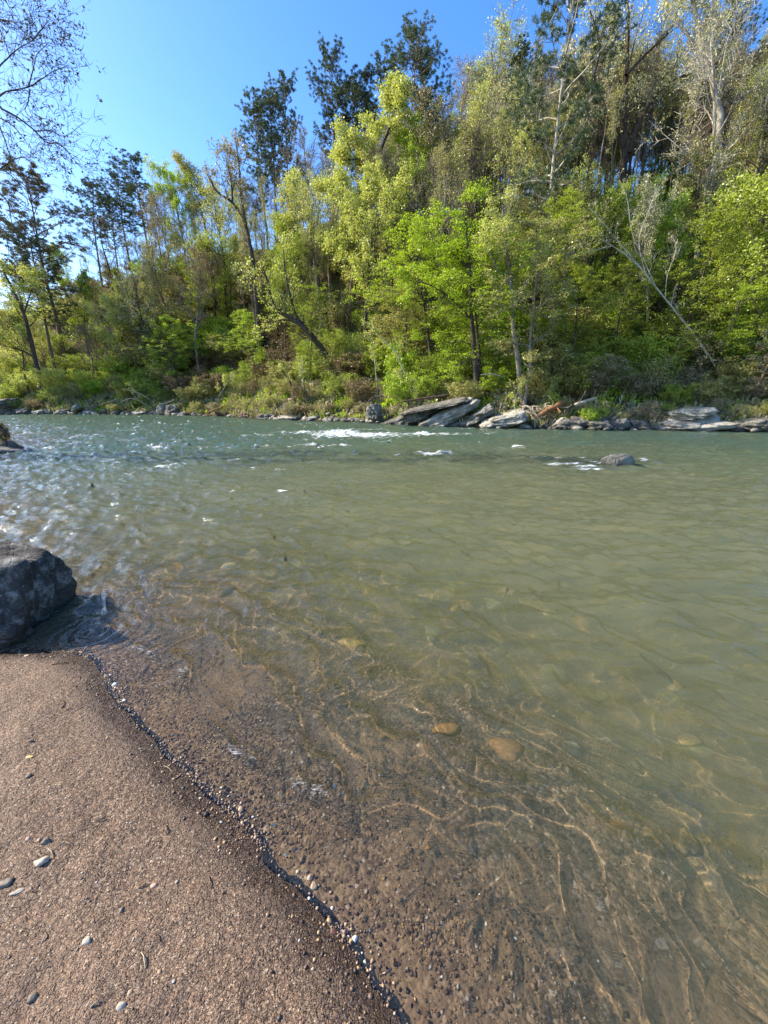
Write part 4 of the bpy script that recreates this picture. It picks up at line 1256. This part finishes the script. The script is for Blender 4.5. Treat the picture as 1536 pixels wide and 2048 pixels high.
for i, pp in enumerate([((286, 806), (262, 798), (240, 806)), ((300, 800), (270, 784), (240, 780)), ((292, 812), (276, 800), (262, 786)), ((232, 800), (216, 806), (196, 812)), ((350, 800), (330, 808), (305, 812))]):
    stick('dead_branch', ['pale curved branch at the foot of the left brush pile', 'highest pale branch of the left brush pile', 'short pale branch in the middle of the left brush pile',
          'leftmost pale branch of the left brush pile', 'rightmost pale branch of the left brush pile'][i], 'branch', bank_pts(*pp, s0=1.0), .045, .02, BARK['drift'], 'pale branches of the left brush pile', 20 + i, 3)
# tangle of washed-out roots
rg = random.Random(61)
b = stand(1058, 1.0)
lines = []
for i in range(46):
    az = rg.uniform(-2.6, .2); st = Vector((rg.uniform(-.9, 1.0), rg.uniform(-.4, .3), rg.uniform(.25, .9)))
    lines.append(limb(rg, st, Vector((math.cos(az), -.5, rg.uniform(-.7, .2))), rg.uniform(.6, 1.8), rg.uniform(.012, .045), 7, -.07, .28))
v, f = tubes(lines, [5] * len(lines))
o = link('root_tangle', mesh_np('root_tangle', v, f, [BARK['drift']], True), None, b)
tag(o, 'tangle of bare tan roots washed out between slabs and orange log', 'roots')

# dry grass and low green growth over the bank and the slope
def scatter_leaves(name, label, n, mat, smin, smax, size, seed, hgt, amin=-8, amax=72, blade=False, power=1.0):
    rs = np.random.RandomState(seed)
    a = rs.uniform(amin, amax, n * 2); s = smin + (smax - smin) * rs.rand(n * 2) ** power
    x = P0.x + a * TD.x + (s + np.interp(a, _ba, _bs)) * ND.x; y = P0.y + a * TD.y + (s + np.interp(a, _ba, _bs)) * ND.y
    k = fbm(x * .8, y * .8, seed, 3) > -.05
    x, y = x[k][:n], y[k][:n]; m = len(x)
    z = h_far(x, y)
    if blade:
        d = rs.normal(size=(m, 3)) * .45; d[:, 2] = 1; d /= np.linalg.norm(d, axis=1)[:, None]
        C = np.stack([x, y, z - .02], 1); L_ = hgt * rs.uniform(.5, 1.4, m)[:, None]
        u = np.cross(d, rs.normal(size=(m, 3))); u /= np.linalg.norm(u, axis=1)[:, None]
        vs = np.stack([C - u * size, C + u * size, C + d * L_ * .9 + u * size * .6 + np.array([0, 0, 0]), C + d * L_ + np.stack([rs.normal(size=m) * .06, rs.normal(size=m) * .06, -.02 + 0 * x], 1)], 1).reshape(-1, 3)
    else:
        C = np.stack([x, y, z + hgt * rs.rand(m) ** 1.5], 1)
        nn = rs.normal(size=(m, 3)); nn[:, 2] += .8; nn /= np.linalg.norm(nn, axis=1)[:, None]
        u = np.cross(nn, rs.normal(size=(m, 3))); u /= np.linalg.norm(u, axis=1)[:, None]; v = np.cross(nn, u)
        sz = size * rs.uniform(.5, 1.4, m)[:, None]
        vs = np.stack([C - u * sz, C + v * sz * .6, C + u * sz, C - v * sz * .6], 1).reshape(-1, 3)
    tint = np.repeat(np.clip(.5 + .25 * rs.normal(size=m), 0, 1), 4)
    o = link(name, mesh_np(name, vs, np.arange(m * 4).reshape(-1, 4), [mat], False, {'tint': tint}))
    tag(o, label, 'undergrowth', None, 'stuff')
scatter_leaves('dry_grass', 'tan and yellow dry grass growing along the top of the far bank', 42000, LEAF['tan'], .4, 5, .012, 301, .45, blade=True, power=.8)
scatter_leaves('grass', 'fresh green grass growing along the far bank', 26000, LEAF['lime'], .6, 7, .011, 302, .38, blade=True)
scatter_leaves('undergrowth', 'low green seedlings covering the wooded slope', 60000, LEAF['green'], 1.5, 30, .06, 303, .5)
scatter_leaves('leaf_litter', 'brown fallen leaves covering the wooded slope', 50000, LEAF['brown'], .4, 24, .05, 304, .06)

# ================================================================== small things on the beach and in the shallows
def col_mat(name, c0, c1, rough=.6):
    t = NT(name)
    n1 = t.noise(t.obj(), 9.0, 5, .6)
    oi = t.n('ObjectInfo').outputs['Random']
    col = t.mix(t.rng(n1, .35, .65), c0, c1)
    t.principled(col, rough, t.bump(n1, .4, .01), .35)
    return t.m
PEB = {'pale': col_mat('pebble_pale', (.28, .23, .17), (.52, .45, .34)), 'grey': col_mat('pebble_grey', (.10, .078, .055), (.24, .19, .14)), 'tan': col_mat('pebble_tan', (.30, .19, .11), (.55, .38, .24)),
       'white': col_mat('pebble_white', (.50, .46, .40), (.74, .70, .62)), 'pink': col_mat('pebble_pink', (.38, .22, .16), (.60, .40, .30)), 'red': col_mat('pebble_dark_red', (.05, .022, .015), (.12, .05, .035)),
       'gold': col_mat('stone_gold', (.42, .28, .09), (.68, .48, .18)), 'moss': col_mat('stone_mossy', (.20, .20, .09), (.36, .34, .17)), 'orange': col_mat('stone_orange', (.38, .19, .06), (.62, .34, .12)), 'brown': col_mat('stone_brown', (.10, .07, .04), (.26, .19, .11))}
def ground_z(x, y): return float(h_near(np.array([x]), np.array([y]))[0][0])
def on_ground(px, py):
    z = 0.05
    for _ in range(6):
        p = at_z(px, py, z); z = ground_z(p.x, p.y)
    p.z = z
    return p
for i, (px, py, wpx, asp, hr, m, ang, lab) in enumerate([
        (62, 1482, 13, .6, .5, 'grey', .2, 'small grey pebble highest on the beach below the boulder'),
        (60, 1514, 18, .5, .25, 'gold', .1, 'flat yellowish chip of stone on the upper beach'),
        (57, 1553, 16, .7, .7, 'grey', .4, 'grey pebble with sharp shadow at the left side of the beach'),
        (92, 1684, 26, .6, .6, 'grey', .2, 'rounded grey pebble above the split pale stone'),
        (78, 1680, 9, .8, .6, 'tan', .2, 'tiny tan pebble touching the rounded grey pebble'),
        (55, 1678, 11, .8, .5, 'pink', .2, 'tiny pinkish pebble left of the rounded grey pebble'),
        (84, 1724, 44, .42, .4, 'pale', .35, 'long split pale stone casting a dark shadow'),
        (14, 1766, 36, .5, .5, 'grey', .5, 'smooth dark grey stone at the left edge of the beach'),
        (34, 1785, 36, .32, .22, 'pale', .45, 'thin pale sliver of stone near the left edge'),
        (174, 1883, 26, .6, .6, 'pale', .1, 'beige three-cornered stone on the lower beach'),
        (243, 1820, 13, .8, .7, 'grey', .3, 'little grey pebble in the middle of the beach'),
        (307, 1771, 15, .7, .6, 'pink', .3, 'pink pebble at the end of a thin twig'),
        (353, 1764, 9, .8, .6, 'pale', .3, 'tiny pale pebble right of the pink pebble'),
        (66, 1996, 24, .7, .7, 'grey', .6, 'dark pebble near the bottom left corner'),
        (243, 2013, 24, .6, .6, 'pale', .2, 'pale pebble at the bottom edge of the beach'),
        (260, 1984, 13, .8, .5, 'tan', .2, 'tan pebble just above the bottom pale pebble'),
        (318, 1944, 10, .8, .5, 'tan', .2, 'tiny tan pebble right of the standing straw'),
        (347, 1962, 9, .8, .5, 'pale', .2, 'tiny pale pebble on the lower right of the beach'),
        (482, 1620, 15, .9, .9, 'tan', .3, 'tan pebble standing on the dark gravel line'),
        (620, 1757, 15, .9, .9, 'tan', .3, 'upper tan stone of a touching pair at the water edge'),
        (627, 1773, 18, 1., .9, 'tan', .9, 'lower tan stone of a touching pair at the water edge'),
        (667, 1863, 24, .5, .3, 'red', -.2, 'dark red flat chip pressed into the wet sand'),
        (710, 1879, 16, .8, .7, 'white', .2, 'bright white pebble at the water edge'),
        (697, 1874, 7, .8, .7, 'white', .2, 'tiny white pebble left of the bright white pebble'),
        (730, 1924, 10, .8, .7, 'pale', .2, 'pale pebble below the bright white pebble'),
        (741, 1939, 9, .8, .7, 'tan', .2, 'tan pebble below the pale pebble at the water edge'),
        (618, 1797, 8, .8, .7, 'white', .2, 'tiny white pebble under the touching pair'),
        (664, 1817, 10, .8, .7, 'white', .2, 'white pebble between touching pair and bright white pebble'),
        (229, 1370, 14, .7, .6, 'white', .2, 'white pebble at the upper end of the water edge'),
        (248, 1402, 10, .8, .6, 'white', .2, 'small white pebble below the upper white pebble'),
        (506, 1634, 9, .8, .7, 'white', .2, 'white pebble right of the tan pebble on the gravel line'),
        (547, 1651, 12, .7, .5, 'white', .2, 'oval white pebble lying in the shallow water'),
        (590, 1699, 14, .6, .5, 'pale', .2, 'oval pale pebble in the shallow gravel'),
        (573, 1710, 8, .8, .5, 'white', .2, 'tiny white pebble left of the oval pale pebble'),
        (668, 1577, 12, .9, .8, 'white', .5, 'white three-cornered pebble where the wave line ends'),
        (686, 1590, 9, .9, .8, 'white', .5, 'smaller white pebble below the wave line end'),
        (55, 1312, 14, .5, .4, 'tan', .2, 'tan pebble lying just below the boulder'),
        (450, 2005, 0, 0, 0, '', 0, '')]):
    if not m: continue
    p = on_ground(px, py)
    dep_ = p.y * math.cos(TH) - (p.z - CAMZ) * math.sin(TH)
    wm_ = wpx / FPX * dep_ * .62
    rock(800 + i, (p.x, p.y, p.z + wm_ * hr * .12), (wm_, wm_ * asp * 1.2, wm_ * hr), PEB[m], (.1, .1, ang), 3, 'pebble', lab, None, 'pebble', .14, 22, 9)

for i, (p0, p1, r_, m, lab) in enumerate([
        ((283, 1904), (290, 1938), .0022, 'drift', 'pale straw lying upright on the lower beach'),
        ((276, 1777), (303, 1769), .0022, 'twig', 'thin dark twig pointing at the pink pebble'),
        ((331, 1651), (333, 1670), .0035, 'twig', 'stubby brown twig on the middle of the beach'),
        ((327, 1532), (345, 1545), .0016, 'drift', 'yellow straw on the beach near the gravel line'),
        ((416, 1752), (421, 1778), .0022, 'twig', 'short brown twig on the right of the beach'),
        ((194, 1644), (211, 1639), .0024, 'dark', 'short black twig left of the stubby brown twig'),
        ((83, 1886), (92, 1866), .0018, 'drift', 'yellowish straw left of the three-cornered stone'),
        ((96, 1698), (106, 1716), .0022, 'drift', 'curled pale bark sliver above the split pale stone'),
        ((133, 1421), (146, 1418), .0022, 'dark', 'short black twig on the upper beach'),
        ((125, 1400), (128, 1412), .0022, 'twig', 'tiny brown twig on the upper beach below the boulder'),
        ((180, 2016), (200, 2002), .0018, 'drift', 'thin pale straw near the bottom of the beach'),
        ((308, 1866), (320, 1884), .0016, 'twig', 'fine dark twig above the standing straw'),
        ((102, 1330), (140, 1326), .003, 'dark', 'wet black twig by the water below the boulder')]):
    a, b = on_ground(*p0), on_ground(*p1)
    mid = (a + b) / 2 + Vector((.002, .003, .003))
    stick('twig', lab, 'twig', [a + Vector((0, 0, r_)), mid + Vector((0, 0, r_)), b + Vector((0, 0, r_))], r_, r_ * .6, BARK[m], None, 90 + i, 0, 6)

# stones seen through the water
for i, (px, py, wpx, hpx, m, lab, zt) in enumerate([
        (1003, 1494, 76, 46, 'orange', 'bright orange stone under the clear water', -.06), (1102, 1346, 60, 30, 'moss', 'round yellow-green stone under the water in mid picture', -.07),
        (1195, 1404, 50, 36, 'moss', 'dull green stone below right of the round yellow-green stone', -.13), (1148, 1486, 34, 30, 'pale', 'small pale stone right of the bright orange stone', -.05),
        (1388, 1514, 90, 60, 'moss', 'wide greenish stone on the bed at the right', -.14), (1500, 1588, 60, 60, 'orange', 'orange-brown stone near the right edge of the water', -.16),
        (1168, 1252, 46, 22, 'orange', 'dim orange stone far out under green water', -.09), (360, 1116, 52, 18, 'gold', 'yellow stone under the ripples right of the boulder', -.06),
        (450, 1142, 74, 22, 'tan', 'long tan stone under the ripples right of the boulder', -.05), (1210, 1352, 40, 24, 'brown', 'brown stone right of the round yellow-green stone', -.10),
        (1245, 1660, 46, 30, 'orange', 'orange-brown stone in the lower right shallows', -.07), (1040, 1560, 50, 36, 'brown', 'brown stone below the bright orange stone', -.06),
        (905, 1360, 60, 30, 'brown', 'dark brown stone left of the round yellow-green stone', -.08), (700, 1290, 60, 22, 'gold', 'golden stone in the middle shallows', -.06),
        (1320, 1640, 50, 30, 'moss', 'greenish stone in the lower right shallows', -.12), (855, 1698, 20, 14, 'orange', 'small orange stone in the lower shallows', -.02),
        (1000, 1052, 60, 14, 'gold', 'pale gold stone under water far out in mid picture', -.10), (770, 1062, 60, 14, 'orange', 'dim stone left of the far gold stone', -.10),
        (1480, 1840, 60, 60, 'brown', 'dark stone on the bed near the bottom right corner', -.16), (960, 1410, 50, 24, 'pale', 'pale stone left above the bright orange stone', -.09)]):
    p = at_z(px, py, zt)
    dep_ = p.y * math.cos(TH) - (p.z - CAMZ) * math.sin(TH)
    wm_ = wpx / FPX * dep_
    e1 = at_z(px, py - hpx / 2, zt); e2 = at_z(px, py + hpx / 2, zt)
    hm_ = abs(e1.y - e2.y); hgt = max(.05, min(.35, (zt - ground_z(p.x, p.y)) * 2 + .06))
    o = rock(900 + i, (p.x, p.y, zt - hgt * .45), (wm_, hm_, hgt), PEB[m], (0, 0, i * .7 % 1 - .5), 3, 'stone', lab, None, 'stone', .05, 6)
    o.cycles.is_caustics_receiver = True

rg = random.Random(77)
for i in range(150):
    for _ in range(50):
        x = rg.uniform(-2.5, 5.5); y = rg.uniform(.8, 7.0)
        d_ = -float(shore(np.array([x]), np.array([y]))[0])
        if .9 < d_ < 5.5 and abs(x) < y * .98 + .1: break
    k = rg.uniform(.06, .12 + .05 * d_) * (1.5 if d_ > 2 and rg.random() < .25 else 1)
    o = link('riverbed_stone', cob[i % 6], None, (x, y, ground_z(x, y) + k * .05))
    o.scale = (k, k * rg.uniform(.7, 1), k * rg.uniform(.45, .7)); o.rotation_euler = (rg.uniform(-.2, .2), rg.uniform(-.2, .2), rg.random() * 6)
    setmat(o, PEB[rg.choice(['brown', 'brown', 'moss', 'gold', 'tan', 'grey', 'orange', 'brown'])])
    o.cycles.is_caustics_receiver = True
    tag(o, 'dull stone on the riverbed showing faintly through the green water', 'stone', 'dim stones on the riverbed')

# gravel: thousands of little stones along the water edge and on the bed
def gravel_mat():
    t = NT('gravel')
    a = t.attr('tint')
    col = t.ramp(a, [(0.0, (.05, .035, .028)), (.35, (.15, .10, .075)), (.6, (.27, .17, .10)), (.8, (.42, .27, .13)), (.92, (.40, .36, .30)), (1.0, (.80, .78, .74))])
    t.principled(col, .45, None, .4)
    return t.m
def gravel():
    rs = np.random.RandomState(17)
    n = 90000
    # random spots within reach of the waterline
    x = rs.uniform(-2.4, 2.6, n * 5); y = rs.uniform(.45, 3.6, n * 5)
    d = shore(x, y); D = -d
    dens = np.where(D > 0, .75 * np.exp(-D / .5), np.exp(-(D / .11) ** 2) * .16)
    dens *= .25 + .75 * sstep(-.25, .35, fbm(x * 1.9, y * 1.9, 401, 3))
    dens *= np.where(y < 2.6, 1, .5)
    k = (rs.rand(len(x)) < dens) & (D < 1.9)
    x, y, D = x[k][:n], y[k][:n], D[k][:n]; m = len(x)
    z, _ = h_near(x, y)
    size = .0021 + .0050 * rs.rand(m) ** 3.5 + .004 * (rs.rand(m) > .99)
    tint = np.clip(rs.rand(m) ** 1.35 * .93, 0, 1); tint[rs.rand(m) > .995] = 1.0
    v0, f0 = ICO[1]
    nv = len(v0)
    sc_ = size[:, None] * rs.uniform(.65, 1.3, (m, 3)) * np.array([1, 1, .75])
    an = rs.rand(m) * 6.28; ca, sa = np.cos(an), np.sin(an)
    vv = v0[None] * (1 + .18 * rs.normal(size=(m, nv, 1))) * sc_[:, None]
    vx = vv[..., 0] * ca[:, None] - vv[..., 1] * sa[:, None]; vy = vv[..., 0] * sa[:, None] + vv[..., 1] * ca[:, None]
    vv = np.stack([vx + x[:, None], vy + y[:, None], vv[..., 2] + (z + size * .25)[:, None]], -1).reshape(-1, 3)
    ff = (f0[None] + (np.arange(m) * nv)[:, None, None]).reshape(-1, 3)
    o = link('gravel', mesh_np('gravel', vv, ff, [gravel_mat()], False, {'tint': np.repeat(tint, nv)}))
    o.cycles.is_caustics_receiver = True
    tag(o, 'fine mixed gravel along the waterline and in the shallows', 'gravel', None, 'stuff')
gravel()
def grit():
    rs = np.random.RandomState(27)
    x = rs.uniform(-3.2, .6, 60000); y = rs.uniform(.3, 2.6, 60000)
    d = shore(x, y)
    k = (d > .03) & (rs.rand(len(x)) < .10 + .35 * (fbm(x * 2.3, y * 2.3, 411, 3) > .1) + .5 * np.exp(-((d - .12) / .06) ** 2) * (pn(x * 3, y * 3, 412) > 0)) & (np.abs(x) < y + .4)
    x, y = x[k][:9000], y[k][:9000]; m = len(x)
    z, _ = h_near(x, y)
    size = .0012 + .0026 * rs.rand(m) ** 4
    v0, f0 = ICO[1]; nv = len(v0)
    sc_ = size[:, None] * rs.uniform(.5, 1.5, (m, 3)) * np.array([1, 1, .6])
    vv = v0[None] * (1 + .2 * rs.normal(size=(m, nv, 1))) * sc_[:, None] + np.stack([x, y, z + size * .2], -1)[:, None]
    ff = (f0[None] + (np.arange(m) * nv)[:, None, None]).reshape(-1, 3)
    tint = np.clip(.15 + .8 * rs.rand(m) ** 1.2, 0, .97)
    o = link('grit', mesh_np('grit', vv.reshape(-1, 3), ff, [bpy.data.materials['gravel']], False, {'tint': np.repeat(tint, nv)}))
    tag(o, 'scattered coarse grit and tiny chips over the sand', 'grit', None, 'stuff')
grit()

# ================================================================== labels of the wood
LMK = [(-999, 'at far left'), (120, 'above the left rock pile'), (300, 'above the left brush pile'), (410, 'above the red bank'), (520, 'near the black leaning trunk'), (620, 'right of the black leaning trunk'), (720, 'near the big yellow-green tree'),
       (820, 'above the tilted slabs'), (940, 'above the root tangle'), (1060, 'above the orange log'), (1160, 'above the square grey block'), (1260, 'left of the white leaning tree'), (1370, 'near the white leaning tree'), (1470, 'at far right')]
ROWS = [(2.0, "by the water"), (5.2, 'low on the bank'), (12.0, 'on the lower slope'), (19.0, 'on the upper slope'), (99, 'on the ridge')]
COLN = {'leaves_lime': 'lime-green', 'leaves_yellow_green': 'yellow-green', 'leaves_green': 'mid-green', 'leaves_olive': 'olive', 'buds_tan': 'tan', 'buds_cream': 'cream', 'leaves_dry': 'brown',
        'pine_needles': 'dark', 'pine_needles_bronze': 'bronze', 'leaves_dark_green': 'deep green'}
KW = {'pine_tree': 'pine', 'broadleaf_tree': 'leafy tree', 'budding_tree': 'budding tree', 'bare_tree': 'bare tree', 'slender_tree': 'slender trunk', 'shrub': 'shrub'}
GRP = {'pine_tree': 'pines on the hillside', 'broadleaf_tree': 'leafy trees on the hillside', 'budding_tree': 'budding trees on the hillside', 'bare_tree': 'bare trees on the hillside',
       'slender_tree': 'slender trunks along the ridge', 'shrub': 'shrubs on the hillside'}
ORD = ['first', 'second', 'third', 'fourth', 'fifth', 'sixth', 'seventh', 'eighth', 'ninth', 'tenth', 'eleventh', 'twelfth', 'thirteenth', 'fourteenth', 'fifteenth', 'sixteenth', 'seventeenth', 'eighteenth', 'nineteenth', 'twentieth']
buck = {}
for q in THINGS:
    o = q['o']
    cm = o.children[1].material_slots[0].material.name if o.children[1].material_slots else ''
    row = next(r_[1] for r_ in ROWS if q['s'] < r_[0])
    lm_ = [l_ for p_, l_ in LMK if q['px'] >= p_][-1]
    key = (COLN.get(cm, 'green'), KW[q['name']], row, lm_)
    buck.setdefault(key, []).append(q)
for key, qs in buck.items():
    qs.sort(key=lambda q: q['px'])
    for i, q in enumerate(qs):
        lab = f"{key[0]} {key[1]} {key[2]} {key[3]}"
        if len(qs) > 1: lab += f", {ORD[min(i, 19)]} from left"
        tag(q['o'], lab, 'shrub' if q['name'] == 'shrub' else 'tree', GRP[q['name']])
